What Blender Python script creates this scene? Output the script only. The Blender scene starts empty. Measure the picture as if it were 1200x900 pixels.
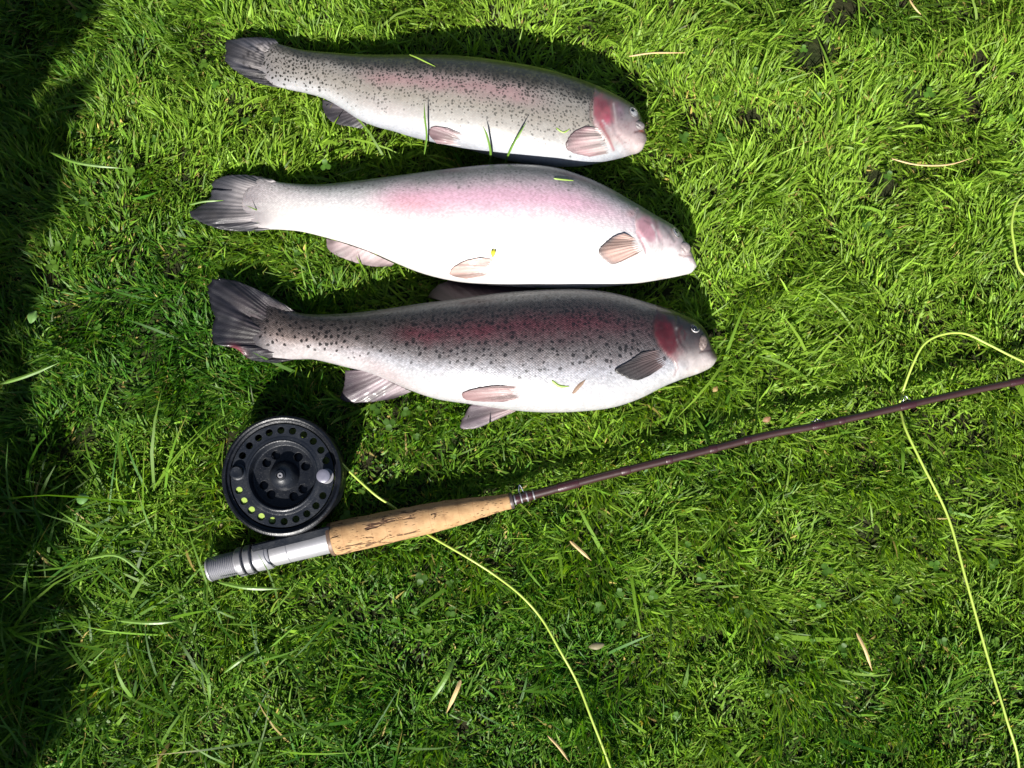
import bpy, bmesh, math, random
import numpy as np
from mathutils import Vector, Matrix
from mathutils.kdtree import KDTree
R = math.radians
rng = np.random.default_rng(7)
random.seed(7)
scn = bpy.context.scene
C = scn.collection

# ------------------------------------------------------------------ camera, world, sun, exposure
CAM_H, CAM_Y, TILT, HFOV = 0.80, -0.10, R(7.1), R(62)
cd = bpy.data.cameras.new('camera'); cam = bpy.data.objects.new('camera', cd); C.objects.link(cam)
cam.location = (0, CAM_Y, CAM_H); cam.rotation_euler = (TILT, 0, 0)
cd.sensor_width = 36; cd.lens = 18/math.tan(HFOV/2); cd.clip_start = 0.02; cd.clip_end = 400
scn.camera = cam
SUN_EL, SUN_AZ = R(40), R(192)
w = bpy.data.worlds.new('World'); scn.world = w; w.use_nodes = True
wn = w.node_tree.nodes; wl = w.node_tree.links
bg = wn['Background']; sky = wn.new('ShaderNodeTexSky'); sky.sky_type = 'NISHITA'; sky.sun_disc = False
sky.sun_elevation = SUN_EL; sky.sun_rotation = SUN_AZ
wl.new(sky.outputs[0], bg.inputs[0]); bg.inputs[1].default_value = 0.05
sd = bpy.data.lights.new('sun', 'SUN'); sd.energy = 5.0; sd.angle = R(0.55); sd.color = (1, .955, .88)
sun = bpy.data.objects.new('sun', sd); C.objects.link(sun)
sv = Vector((math.sin(SUN_AZ)*math.cos(SUN_EL), math.cos(SUN_AZ)*math.cos(SUN_EL), math.sin(SUN_EL)))
sun.rotation_euler = sv.to_track_quat('Z', 'Y').to_euler(); sun.location = sv*6
scn.view_settings.view_transform = 'Standard'; scn.view_settings.look = 'None'
scn.view_settings.exposure = 1.25; scn.view_settings.gamma = 1

# ------------------------------------------------------------------ helpers
FPX = 600/math.tan(HFOV/2); ct, st = math.cos(TILT), math.sin(TILT)
def at(px, py, z=0.0):
    """point of the place at height z seen at photo position px, py (1200 x 900)"""
    px = np.asarray(px, float); py = np.asarray(py, float); z = np.asarray(z, float)
    dx = (px-600)/FPX; dy = (450-py)/FPX
    wy = dy*ct+st; wz = dy*st-ct
    t = (z-CAM_H)/wz
    return np.stack([dx*t, CAM_Y+wy*t, z+0*t], -1)
def proj(P):
    P = np.asarray(P, float); v = P-np.array([0, CAM_Y, CAM_H])
    cy = v[..., 1]*ct+v[..., 2]*st; cz = -v[..., 1]*st+v[..., 2]*ct
    return 600+FPX*v[..., 0]/-cz, 450-FPX*cy/-cz
def scale_at(px, py, z): return float(np.linalg.norm(at(px+1, py, z)-at(px, py, z)))
def sm(a, b, x): t = np.clip((x-a)/(b-a), 0, 1); return t*t*(3-2*t)
def mix(a, b, t):
    t = np.asarray(t)[..., None]; return a*(1-t)+np.asarray(b)*t
def polydist(px, py, pts):
    d = np.full(np.shape(px), 1e9)
    for (ax, ay), (bx, by) in zip(pts[:-1], pts[1:]):
        vx, vy = bx-ax, by-ay; L = vx*vx+vy*vy+1e-9
        t = np.clip(((px-ax)*vx+(py-ay)*vy)/L, 0, 1)
        d = np.minimum(d, np.hypot(px-ax-t*vx, py-ay-t*vy))
    return d
def gblob(px, py, cx, cy, rx, ry, ang=0):
    a = R(ang); x = px-cx; y = py-cy
    u = (x*math.cos(a)+y*math.sin(a))/rx; v = (-x*math.sin(a)+y*math.cos(a))/ry
    return np.exp(-(u*u+v*v))
_grids = {}
def noise(x, y, s, seed=0):
    """smooth value noise 0..1, cells of size s"""
    if seed not in _grids: _grids[seed] = np.random.default_rng(100+seed).random((256, 256))
    g = _grids[seed]; x = np.asarray(x)/s+1000.3; y = np.asarray(y)/s+1000.7
    i = np.floor(x).astype(int); j = np.floor(y).astype(int); fx = x-i; fy = y-j
    fx = fx*fx*(3-2*fx); fy = fy*fy*(3-2*fy)
    a = g[i % 256, j % 256]; b = g[(i+1) % 256, j % 256]; c = g[i % 256, (j+1) % 256]; d = g[(i+1) % 256, (j+1) % 256]
    return (a*(1-fx)+b*fx)*(1-fy)+(c*(1-fx)+d*fx)*fy
def fbm(x, y, s, seed=0): return .55*noise(x, y, s, seed)+.3*noise(x, y, s/2.1, seed+1)+.15*noise(x, y, s/4.3, seed+2)

def raw_mesh(name, V, F3=None, F4=None, col=None, uv=None, attrs=None, smooth=True):
    me = bpy.data.meshes.new(name)
    F3 = np.zeros((0, 3), int) if F3 is None or len(F3) == 0 else np.asarray(F3)
    F4 = np.zeros((0, 4), int) if F4 is None or len(F4) == 0 else np.asarray(F4)
    me.vertices.add(len(V)); me.vertices.foreach_set('co', np.asarray(V, np.float32).ravel())
    li = np.concatenate([F3.ravel(), F4.ravel()]).astype(np.int32)
    me.loops.add(len(li)); me.loops.foreach_set('vertex_index', li)
    n = len(F3)+len(F4); me.polygons.add(n)
    ls = np.concatenate([np.arange(len(F3))*3, len(F3)*3+np.arange(len(F4))*4]).astype(np.int32)
    me.polygons.foreach_set('loop_start', ls)
    me.polygons.foreach_set('use_smooth', np.full(n, smooth))
    me.update(calc_edges=True)
    if col is not None:
        a = me.color_attributes.new('Col', 'FLOAT_COLOR', 'POINT')
        a.data.foreach_set('color', np.concatenate([col, np.ones((len(col), 1))], 1).astype(np.float32).ravel())
    if attrs is not None:
        a = me.color_attributes.new('Mask', 'FLOAT_COLOR', 'POINT')
        a.data.foreach_set('color', np.concatenate([attrs, np.ones((len(attrs), 1))], 1).astype(np.float32).ravel())
    if uv is not None:
        u = me.uv_layers.new(name='UVMap'); u.data.foreach_set('uv', uv[li].astype(np.float32).ravel())
    me.validate()
    return me
def obj(name, me, m, parent=None, loc=None):
    o = bpy.data.objects.new(name, me); C.objects.link(o)
    if m: me.materials.append(m)
    if parent: o.parent = parent
    if loc is not None: o.location = loc
    return o
def bobj(name, bm, m, parent=None, smooth=True, auto=None):
    me = bpy.data.meshes.new(name); bmesh.ops.recalc_face_normals(bm, faces=bm.faces[:])
    for f in bm.faces: f.smooth = smooth
    if auto:
        for e in bm.edges:
            if len(e.link_faces) == 2 and e.calc_face_angle(0) > auto: e.smooth = False
    bm.to_mesh(me); bm.free()
    return obj(name, me, m, parent)
def thing(name, label, cat, loc=(0, 0, 0), group=None):
    o = bpy.data.objects.new(name, None); C.objects.link(o); o.location = loc; o.empty_display_size = .02
    o['label'] = label; o['category'] = cat
    if group: o['group'] = group
    return o
def tag(o, label, cat, group=None, kind=None):
    if label: o['label'] = label
    if cat: o['category'] = cat
    if group: o['group'] = group
    if kind: o['kind'] = kind
    return o

def tube_mesh(P, rad, seg=8, name='tube'):
    P = np.asarray(P, float); n = len(P); rad = np.broadcast_to(np.asarray(rad, float), (n,))
    T = np.gradient(P, axis=0); T /= np.linalg.norm(T, axis=1)[:, None]+1e-12
    up = np.array([0, 0, 1.]); A = np.cross(T, up); A /= np.linalg.norm(A, axis=1)[:, None]+1e-9; B = np.cross(A, T)
    a = np.linspace(0, 2*np.pi, seg, endpoint=False)
    V = P[:, None]+rad[:, None, None]*(np.cos(a)[None, :, None]*A[:, None]+np.sin(a)[None, :, None]*B[:, None])
    idx = np.arange(n*seg).reshape(n, seg)
    F4 = np.stack([idx[:-1], np.roll(idx[:-1], -1, 1), np.roll(idx[1:], -1, 1), idx[1:]], -1).reshape(-1, 4)
    VV = np.concatenate([V.reshape(-1, 3), P[:1], P[-1:]])
    F3 = [[n*seg, idx[0, (j+1) % seg], idx[0, j]] for j in range(seg)]+[[n*seg+1, idx[-1, j], idx[-1, (j+1) % seg]] for j in range(seg)]
    return raw_mesh(name, VV, F3, F4)
def spline(pts, n):
    p = np.array(pts, float); m = len(p); out = []
    q = np.concatenate([[2*p[0]-p[1]], p, [2*p[-1]-p[-2]]])
    per = max(2, n//(m-1))
    for i in range(1, m):
        for t in np.linspace(0, 1, per, endpoint=False):
            a, b, c, d = q[i-1], q[i], q[i+1], q[min(i+2, len(q)-1)]
            out.append(.5*((2*b)+(-a+c)*t+(2*a-5*b+4*c-d)*t*t+(-a+3*b-3*c+d)*t**3))
    out.append(p[-1]); return np.array(out)
# ------------------------------------------------------------------ materials
class NT:
    def __init__(s, name):
        s.m = bpy.data.materials.new(name); s.m.use_nodes = True; s.n = s.m.node_tree.nodes; s.l = s.m.node_tree.links
        s.b = s.n['Principled BSDF']; s.out = s.n['Material Output']
    def new(s, t, **k):
        n = s.n.new(t)
        for a, v in k.items(): setattr(n, a, v)
        return n
    def ln(s, a, b): s.l.new(a, b)
    def math(s, op, a, b=None, c=None, clamp=False):
        n = s.new('ShaderNodeMath', operation=op); n.use_clamp = clamp
        for i, v in enumerate((a, b, c)):
            if v is None: continue
            if isinstance(v, (int, float)): n.inputs[i].default_value = v
            else: s.ln(v, n.inputs[i])
        return n.outputs[0]
    def mixc(s, f, a, b, mode='MIX'):
        n = s.new('ShaderNodeMix', data_type='RGBA', blend_type=mode)
        for i, v in ((0, f), (6, a), (7, b)):
            if isinstance(v, (int, float)): n.inputs[i].default_value = v
            elif isinstance(v, tuple): n.inputs[i].default_value = (*v, 1)
            else: s.ln(v, n.inputs[i])
        return n.outputs[2]
    def ramp(s, f, stops):
        n = s.new('ShaderNodeValToRGB'); s.ln(f, n.inputs[0]); e = n.color_ramp.elements
        while len(e) < len(stops): e.new(.5)
        for x, (p, c) in zip(e, stops):
            x.position = p; x.color = (*c, 1) if isinstance(c, tuple) else (c, c, c, 1)
        return n.outputs[0]
    def noise(s, vec, scale, detail=4, rough=.6):
        n = s.new('ShaderNodeTexNoise'); n.inputs['Scale'].default_value = scale
        n.inputs['Detail'].default_value = detail; n.inputs['Roughness'].default_value = rough
        if vec is not None: s.ln(vec, n.inputs['Vector'])
        return n.outputs[0]
    def obj(s): return s.new('ShaderNodeTexCoord').outputs['Object']
    def bump(s, h, dist, strength=1.0):
        n = s.new('ShaderNodeBump'); n.inputs['Distance'].default_value = dist; n.inputs['Strength'].default_value = strength
        s.ln(h, n.inputs['Height']); s.ln(n.outputs[0], s.b.inputs['Normal']); return n
    def set(s, **k):
        for a, v in k.items():
            i = s.b.inputs[a.replace('_', ' ')]
            if isinstance(v, tuple): v = (*v, 1)
            if isinstance(v, (int, float, tuple)): i.default_value = v
            else: s.ln(v, i)
        return s

def grass_material():
    t = NT('grass_blade'); c = t.new('ShaderNodeAttribute', attribute_name='Col').outputs['Color']
    t.set(Base_Color=c, Roughness=.5, Specular_IOR_Level=.3)
    tr = t.new('ShaderNodeBsdfTranslucent'); c2 = t.mixc(1.0, c, (1.3, 1.3, .4), 'MULTIPLY')
    t.ln(c2, tr.inputs[0])
    mx = t.new('ShaderNodeMixShader'); mx.inputs[0].default_value = .48
    t.ln(t.b.outputs[0], mx.inputs[1]); t.ln(tr.outputs[0], mx.inputs[2]); t.ln(mx.outputs[0], t.out.inputs[0])
    return t.m
def soil_material():
    t = NT('soil'); o = t.obj(); n = t.noise(o, 60, 8, .7); n2 = t.noise(o, 6, 4)
    c = t.ramp(n, [(.3, (.008, .008, .004)), (.55, (.02, .019, .009)), (.8, (.045, .038, .02))])
    c = t.mixc(t.ramp(n2, [(.4, 0.0), (.6, .6)]), c, (.02, .035, .008))
    t.set(Base_Color=c, Roughness=.95, Specular_IOR_Level=.1); t.bump(t.noise(o, 180, 6), .004)
    return t.m
def fish_material(name, coarse, fine, spot_dark, rough=.3, scale_str=.5, metallic=.0, tone_amp=.42):
    t = NT(name)
    c = t.new('ShaderNodeAttribute', attribute_name='Col').outputs['Color']
    mk = t.new('ShaderNodeSeparateColor'); t.ln(t.new('ShaderNodeAttribute', attribute_name='Mask').outputs['Color'], mk.inputs[0])
    uv = t.new('ShaderNodeTexCoord').outputs['UV']
    nz = t.new('ShaderNodeTexNoise'); nz.inputs['Scale'].default_value = 420; nz.inputs['Detail'].default_value = 3; t.ln(uv, nz.inputs['Vector'])
    vm = t.new('ShaderNodeVectorMath', operation='MULTIPLY_ADD'); t.ln(nz.outputs['Color'], vm.inputs[0])
    vm.inputs[1].default_value = (.0026,)*3; t.ln(uv, vm.inputs[2]); wv = vm.outputs[0]
    def spots(size, mask, base):
        v = t.new('ShaderNodeTexVoronoi', voronoi_dimensions='2D'); v.inputs['Scale'].default_value = 1/size; v.inputs['Randomness'].default_value = .85
        t.ln(wv, v.inputs['Vector'])
        s = t.new('ShaderNodeSeparateColor'); t.ln(v.outputs['Color'], s.inputs[0])
        rad = t.math('MULTIPLY_ADD', s.outputs[0], .20, base)
        on = t.math('LESS_THAN', s.outputs[1], mask)          # a cell carries a spot where the mask allows
        e = t.math('SUBTRACT', rad, v.outputs['Distance'])
        f = t.math('MULTIPLY', e, 11, clamp=True)
        return t.math('MULTIPLY', t.math('MULTIPLY', f, on, clamp=True), t.math('MULTIPLY_ADD', mask, .4, .6, clamp=True))
    f1 = spots(coarse, mk.outputs[0], .16); f2 = spots(fine, mk.outputs[1], .20)
    f = t.math('MAXIMUM', f1, t.math('MULTIPLY', f2, .85))
    # scales: a diagonal net, each scale slightly different in tone
    mp = t.new('ShaderNodeMapping'); mp.inputs['Rotation'].default_value = (0, 0, R(45)); mp.inputs['Scale'].default_value = (1, 1.25, 1); t.ln(uv, mp.inputs[0])
    v = t.new('ShaderNodeTexVoronoi', voronoi_dimensions='2D'); v.inputs['Scale'].default_value = 1/.0019; v.inputs['Randomness'].default_value = .22; t.ln(mp.outputs[0], v.inputs['Vector'])
    sc = t.new('ShaderNodeSeparateColor'); t.ln(v.outputs['Color'], sc.inputs[0])
    tone = t.math('MULTIPLY_ADD', t.math('MULTIPLY', sc.outputs[0], mk.outputs[2]), tone_amp, 1-tone_amp*.5)
    edge = t.math('MULTIPLY', t.ramp(v.outputs['Distance'], [(.38, 0.0), (.62, 1.0)]), mk.outputs[2])
    tone = t.math('MULTIPLY', tone, t.math('MULTIPLY_ADD', edge, -.34, 1.06))
    cc = t.new('ShaderNodeCombineColor'); [t.ln(tone, cc.inputs[i]) for i in range(3)]
    c = t.mixc(1.0, c, cc.outputs[0], 'MULTIPLY')
    c = t.mixc(f, c, spot_dark)
    rg = t.math('MULTIPLY_ADD', t.noise(uv, 260, 3), .28, rough-.12)
    t.set(Base_Color=c, Roughness=rg, Metallic=metallic, Specular_IOR_Level=.3, Coat_Weight=.32, Coat_Roughness=.2)
    t.b.inputs['Subsurface Weight'].default_value = .06; t.b.inputs['Subsurface Radius'].default_value = (.004, .002, .0015); t.b.inputs['Subsurface Scale'].default_value = 1
    hh = t.math('MULTIPLY_ADD', t.noise(uv, 70, 3), 2.0, t.math('MULTIPLY', t.math('SUBTRACT', 1, v.outputs['Distance']), mk.outputs[2]))
    t.bump(hh, .0004, scale_str)
    return t.m
def fin_material():
    t = NT('fin'); c = t.new('ShaderNodeAttribute', attribute_name='Col').outputs['Color']
    t.set(Base_Color=c, Roughness=.48, Specular_IOR_Level=.4, Coat_Weight=.10, Coat_Roughness=.16)
    tr = t.new('ShaderNodeBsdfTranslucent'); t.ln(c, tr.inputs[0])
    mx = t.new('ShaderNodeMixShader'); mx.inputs[0].default_value = .15
    t.ln(t.b.outputs[0], mx.inputs[1]); t.ln(tr.outputs[0], mx.inputs[2]); t.ln(mx.outputs[0], t.out.inputs[0])
    t.bump(t.noise(t.obj(), 900, 3), .0003)
    return t.m
def simple(name, col, rough=.4, metal=0.0, spec=.5, var=.15, nscale=120, bump=0.0, coat=0.0):
    col = tuple(x*.8 for x in col); t = NT(name); o = t.obj(); n = t.noise(o, nscale, 5, .65)
    c = t.mixc(n, tuple(x*(1-var) for x in col), tuple(min(1, x*(1+var)) for x in col))
    t.set(Base_Color=c, Metallic=metal, Specular_IOR_Level=spec, Coat_Weight=coat,
          Roughness=t.math('MULTIPLY_ADD', t.noise(o, nscale*1.7, 4), .2, rough-.1))
    if bump: t.bump(n, bump)
    return t.m
def dusty_black(name, col=(.004, .005, .008)):
    t = NT(name); o = t.obj()
    sp = t.new('ShaderNodeTexVoronoi'); sp.inputs['Scale'].default_value = 420; t.ln(o, sp.inputs['Vector'])
    dust = t.ramp(sp.outputs['Distance'], [(.09, 1.0), (.17, 0.0)])
    big = t.ramp(t.noise(o, 55, 5, .7), [(.42, 0.0), (.72, 1.0)])
    sc = t.ramp(t.noise(o, 500, 4, .8), [(.62, 0.0), (.74, 1.0)])
    c = t.mixc(t.math('MULTIPLY', big, .35), col, (.022, .025, .03))
    c = t.mixc(t.math('MULTIPLY', dust, .30), c, (.12, .12, .12)); c = t.mixc(t.math('MULTIPLY', sc, .35), c, (.07, .07, .07))
    t.set(Base_Color=c, Metallic=.15, Roughness=t.math('MULTIPLY_ADD', big, .22, .3), Specular_IOR_Level=.35)
    t.bump(t.noise(o, 700, 4), .0002)
    return t.m
def cork_material():
    t = NT('cork'); o = t.obj()
    n = t.noise(o, 90, 6, .65)
    c = t.ramp(n, [(.25, (.22, .125, .058)), (.5, (.31, .19, .092)), (.8, (.37, .24, .125))])
    mp = t.new('ShaderNodeMapping'); mp.inputs['Scale'].default_value = (.34, 1.7, 1.7); t.ln(o, mp.inputs[0])
    ds = t.new('ShaderNodeTexNoise'); ds.inputs['Scale'].default_value = 90; t.ln(mp.outputs[0], ds.inputs['Vector'])
    vm = t.new('ShaderNodeVectorMath', operation='MULTIPLY_ADD'); t.ln(ds.outputs['Color'], vm.inputs[0]); vm.inputs[1].default_value = (.022,)*3; t.ln(mp.outputs[0], vm.inputs[2])
    v = t.new('ShaderNodeTexVoronoi', feature='DISTANCE_TO_EDGE'); v.inputs['Scale'].default_value = 48; t.ln(vm.outputs[0], v.inputs['Vector'])
    keep = t.ramp(t.noise(o, 45, 5, .75), [(.5, 0.0), (.56, 1.0)])
    crack = t.math('MULTIPLY', t.ramp(v.outputs['Distance'], [(.015, 1.0), (.06, 0.0)]), keep)
    v2 = t.new('ShaderNodeTexVoronoi'); v2.inputs['Scale'].default_value = 420; t.ln(mp.outputs[0], v2.inputs['Vector'])
    pit = t.math('MULTIPLY', t.ramp(v2.outputs['Distance'], [(.16, 1.0), (.26, 0.0)]), t.ramp(t.noise(o, 60, 2), [(.45, 0.0), (.6, .8)]))
    k = t.math('MAXIMUM', crack, pit)
    c = t.mixc(k, c, (.05, .022, .014))
    # joints of the glued cork rings, seen as faint lines across the grip
    wv = t.new('ShaderNodeTexWave', wave_type='BANDS', bands_direction='X'); wv.inputs['Scale'].default_value = 24; wv.inputs['Distortion'].default_value = .25; t.ln(o, wv.inputs['Vector'])
    c = t.mixc(t.ramp(wv.outputs['Fac'], [(.0, .45), (.012, 0.0)]), c, (.22, .11, .05))
    c = t.mixc(t.ramp(t.noise(o, 22, 4, .7), [(.5, 0.0), (.75, .35)]), c, (.30, .18, .10))
    t.set(Base_Color=c, Roughness=.75, Specular_IOR_Level=.25)
    t.bump(t.math('MULTIPLY_ADD', k, -3, n), .0004)
    return t.m

M_grass = grass_material(); M_soil = soil_material(); M_fin = fin_material()
M_black = dusty_black('anodised_black'); M_dark = dusty_black('anodised_dark_grey', (.008, .010, .015))
M_metal = simple('brushed_aluminium', (.36, .36, .39), .45, .45, .5, .12, 300, .0001)
M_metal_d = simple('worn_aluminium', (.22, .22, .24), .5, .4, .5, .25, 260, .0001)
M_knob = simple('frosted_knob', (.15, .15, .20), .38, .1, .5, .12, 400, .0001, .3)
M_cork = cork_material()
M_blank = simple('maroon_lacquer', (.034, .013, .012), .38, .0, .5, .4, 90, .00005, .15)
M_thread = simple('winding_thread', (.035, .008, .012), .4, 0, .5, .3, 600, .0002)
M_silver = simple('bright_wire', (.72, .72, .74), .2, 1, .5, .05, 400)
M_line = simple('fly_line_coating', (.36, .48, .08), .40, 0, .45, .1, 200)
M_backing = simple('wound_line', (.30, .42, .08), .5, 0, .4, .2, 300, .0002)

# ------------------------------------------------------------------ ground
me = raw_mesh('ground', np.array([[-60, -60, 0], [60, -60, 0], [60, 60, 0], [-60, 60, 0.]]), None, [[0, 1, 2, 3]])
ground = obj('ground', me, M_soil); ground['kind'] = 'structure'

# ------------------------------------------------------------------ trout
def hermite(xs, pts):
    """smooth monotone-ish interpolation through (x, y) pairs"""
    p = np.array(pts, float); x = p[:, 0]; y = p[:, 1]
    d = np.diff(y)/np.diff(x); m = np.concatenate([[d[0]], (d[1:]+d[:-1])/2, [d[-1]]])
    i = np.clip(np.searchsorted(x, xs)-1, 0, len(x)-2); h = x[i+1]-x[i]; t = (xs-x[i])/h
    return ((2*t**3-3*t**2+1)*y[i]+(t**3-2*t**2+t)*h*m[i]+(-2*t**3+3*t**2)*y[i+1]+(t**3-t**2)*h*m[i+1])
FOOT = []      # footprints in photo pixels: (polygon or callable, allowed grass height)
def trout_body(parent, m, spec):
    top, bot = spec['top'], spec['bot']; x0, x1 = top[0][0], top[-1][0]
    xs = np.concatenate([np.arange(x0, x1-110, 1.7), np.linspace(x1-110, x1-14, 100), x1-14*(np.linspace(1, 0, 24)[1:])**1.8])
    yt = hermite(xs, top); yb = hermite(xs, bot)
    # round the very end of the snout
    k = np.sqrt(np.clip(1-((xs-(x1-6))/6).clip(0, 1)**2, 0.0004, 1)); mid = (yt+yb)/2; ymid_end = mid[-1]
    yc = mid; k = k*np.sqrt(np.clip((xs-x0)/20+.004, 0, 1))**.8; yt = yc-(yc-yt)*k; yb = yc+(yb-yc)*k
    q = np.array(spec['thick'], float)          # (x, half thickness in mm)
    T = hermite(xs, spec['thick'])/1000*np.sqrt(np.clip(1-((xs-(x1-16))/16).clip(0, 1)**2.2, .0006, 1))
    Z = hermite(xs, spec['zc'])/1000
    N = 116; th = np.linspace(0, 2*np.pi, N, endpoint=False)
    Pt = at(xs, yt, Z); Pb = at(xs, yb, Z); Pc = (Pt+Pb)/2; H = (Pt-Pb)/2
    cs = np.cos(th); sn = np.sin(th)
    cy = np.sign(cs)*np.abs(cs)**.92; sz = np.sign(sn)*np.abs(sn)**.86
    flat = np.where(sz < 0, .93, 1.0)
    ridge = spec.get('skew', 0)
    V = Pc[:, None, :]+H[:, None, :]*cy[None, :, None]
    V[..., 2] += T[:, None]*(sz*flat)[None, :]*(1+ridge*cy[None, :])
    PX, PY = proj(V); PYm = PY
    v = np.clip((PY-yt[:, None])/np.maximum(yb-yt, 3)[:, None], 0, 1)
    # relief of the head, in the same place on both flanks
    D = spec['relief'](PX, PY)
    nz = np.abs(sz)[None, :]**.7
    V[..., 2] += D/1000*nz*np.sign(sz)[None, :]
    V[..., 2] += (fbm(PX, PY, 55, 3)-.5)*.0022*nz*np.sign(sz)[None, :]
    PYs = PY; col, mask = spec['paint'](PX, PY, v, V)
    arc = np.cumsum(np.linalg.norm(np.diff(V, axis=1, append=V[:, :1]), axis=2), axis=1); arc -= arc[:, :1]
    # arc measured from the back ridge on both sides, so both flanks carry the same pattern
    tot = arc[:, -1:]; arc = np.minimum(arc, tot-arc)
    uv = np.stack([np.broadcast_to(Pc[:, None, 0], arc.shape)+spec.get('uvo', 0), arc+.3], -1)
    n = len(xs); idx = np.arange(n*N).reshape(n, N)
    a = idx[:-1]; b = idx[1:]
    F4 = np.stack([a, np.roll(a, -1, 1), np.roll(b, -1, 1), b], -1).reshape(-1, 4)
    VV = V.reshape(-1, 3); cc = col.reshape(-1, 3); mm = mask.reshape(-1, 3); uu = uv.reshape(-1, 2)
    VV = np.concatenate([VV, [Pc[0]], [Pc[-1]+np.array([.0004, 0, 0])]]); cc = np.concatenate([cc, cc[:1], cc[-1:]])
    mm = np.concatenate([mm, mm[:1], mm[-1:]]); uu = np.concatenate([uu, uu[:1], uu[-1:]])
    s, e = n*N, n*N+1
    F3 = [[s, idx[0, (j+1) % N], idx[0, j]] for j in range(N)]+[[e, idx[-1, j], idx[-1, (j+1) % N]] for j in range(N)]
    me = raw_mesh('body', VV, F3, F4[:, ::-1], cc, uu, mm)
    bm = bmesh.new(); bm.from_mesh(me); bmesh.ops.recalc_face_normals(bm, faces=bm.faces[:]); bm.to_mesh(me); bm.free()
    obj('body', me, m, parent)
    FOOT.append((list(zip(xs, yt+5))+list(zip(xs[::-1], yb[::-1]-8)), .006))
    up = (sn > -.02); ux, uy, uz = PX[:, up].ravel(), PYs[:, up].ravel(), V[:, up, 2].ravel()
    kd = KDTree(len(ux))
    for i, (a_, b_) in enumerate(zip(ux, uy)): kd.insert((a_, b_, 0), i)
    kd.balance()
    def surf(px, py):   # height of the upper flank where the photo shows that position
        f = kd.find_n((px, py, 0), 5); w_ = [1/(d_+.3) for _, _, d_ in f]
        return float(sum(q_*uz[i_] for q_, (_, i_, _) in zip(w_, f))/sum(w_))
    return surf
def resample(pts, n):
    p = np.array(pts, float); d = np.concatenate([[0], np.cumsum(np.linalg.norm(np.diff(p, axis=0), axis=1))])
    u = np.linspace(0, d[-1], n); return np.stack([np.interp(u, d, p[:, k]) for k in range(p.shape[1])], 1)
def fin(name, parent, base, outer, zb, zo, rays, c0, c1, c2=None, thick=.9, amp=.14, seed=0, gain=.42, folds=0.0, hold=.0, wave=1.0, lie=None, bruise=None, spots=None, sweep=0, wet=0.0, label=None):
    """fan of rays from the base edge to the outer edge (both photo polylines), c0 root colour, c1 tip colour"""
    ns, nt = rays*4+1, 22
    B = resample(base, ns); O = resample(spline([(*p_, 0) for p_ in outer], 60)[:, :2], ns); s = np.linspace(0, 1, ns); t = np.linspace(0, 1, nt)
    zb = np.interp(s, np.linspace(0, 1, len(zb)), zb) if np.ndim(zb) else np.full(ns, zb)
    zo = np.interp(s, np.linspace(0, 1, len(zo)), zo) if np.ndim(zo) else np.full(ns, zo)
    r = np.random.default_rng(seed); frag = (r.random(ns)-.5)*.035+(noise(s*rays/3, s*0, 1, seed)-.5)*.10
    S, Tt = np.meshgrid(s, t, indexing='ij'); tt = Tt*(1+frag[:, None]*Tt**3)
    px = B[:, None, 0]*(1-tt)+O[:, None, 0]*tt; py = B[:, None, 1]*(1-tt)+O[:, None, 1]*tt+sweep*np.sin(np.pi*Tt)
    z = (zb[:, None]*(1-Tt)+zo[:, None]*Tt)/1000
    ph = (S+.05*(noise(S*7, Tt*1.5, 1, 31+seed)-.5))*rays*2*np.pi
    branch = np.where(Tt > .55, .5*np.cos(ph*2), 0)
    z = z+amp/1000*(np.cos(ph)*(1-.5*Tt)+branch)*(.3+.7*Tt)
    z += wave/1000*(fbm(px, py, 26, 10+seed)-.5)*5*Tt*(1-.15*Tt)
    if lie is not None:
        zs = np.vectorize(lie)(px, py); z = zs+(-1.3*(1-Tt)**3+1.1*Tt+.25)/1000+amp/1000*(np.cos(ph)*(1-.5*Tt)+branch)+.0006*(fbm(px, py, 14, 10+seed)-.5)*Tt
    fo = noise(S*6.5+.6*Tt, Tt*.6, 1, 61+seed)-.5; z += folds/1000*np.abs(fo)*2*np.sin(np.pi*np.clip(Tt*1.0+.08, 0, 1))**.6*(.25+.75*Tt)
    th = thick/1000*(1-.72*Tt)*(.65+.35*np.cos(ph))/2*np.minimum(1, np.minimum(S, 1-S)*18+.15)
    P = at(px, py, z); U = P.copy(); U[..., 2] += th; L = P.copy(); L[..., 2] -= th
    f = np.clip(Tt+.25*(fbm(px, py, 9, seed)-.5), 0, 1)
    col = mix(np.broadcast_to(np.array(c0, float), P.shape), c1, sm(hold, .85, f))
    if c2 is not None: col = mix(col, c2, sm(.72, 1, f))
    streak = .50+.40*noise(S*rays*1.1, Tt*2, 1, 20+seed)+.65*sm(.3, .7, noise(S*6, Tt*1.0, 1, 25+seed))
    col = col*gain*(streak*(1+.10*np.cos(ph)))[..., None]
    if bruise is not None: col = mix(col, (.16, .02, .035), gblob(px, py, bruise[0], bruise[1], bruise[2], bruise[2]*.6, 35)*.9)
    if spots is not None:
        for _ in range(spots):
            cx, cy = r.random()*.9+.05, r.random()*.6+.05
            i, j = int(cx*(ns-1)), int(cy*(nt-1)); d = np.hypot(px-px[i, j], (py-py[i, j]))
            col = mix(col, (.012, .011, .013), (1-sm(1.0, 2.0, d))*.85)
    idx = np.arange(ns*nt).reshape(ns, nt); K = ns*nt
    q = np.stack([idx[:-1, :-1], idx[1:, :-1], idx[1:, 1:], idx[:-1, 1:]], -1).reshape(-1, 4)
    ring = np.concatenate([idx[:, 0], idx[-1, 1:], idx[-2::-1, -1], idx[0, -2:0:-1]]); r2 = np.roll(ring, -1)
    F4 = np.concatenate([q, q[:, ::-1]+K, np.stack([ring, r2, r2+K, ring+K], -1)])
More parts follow.
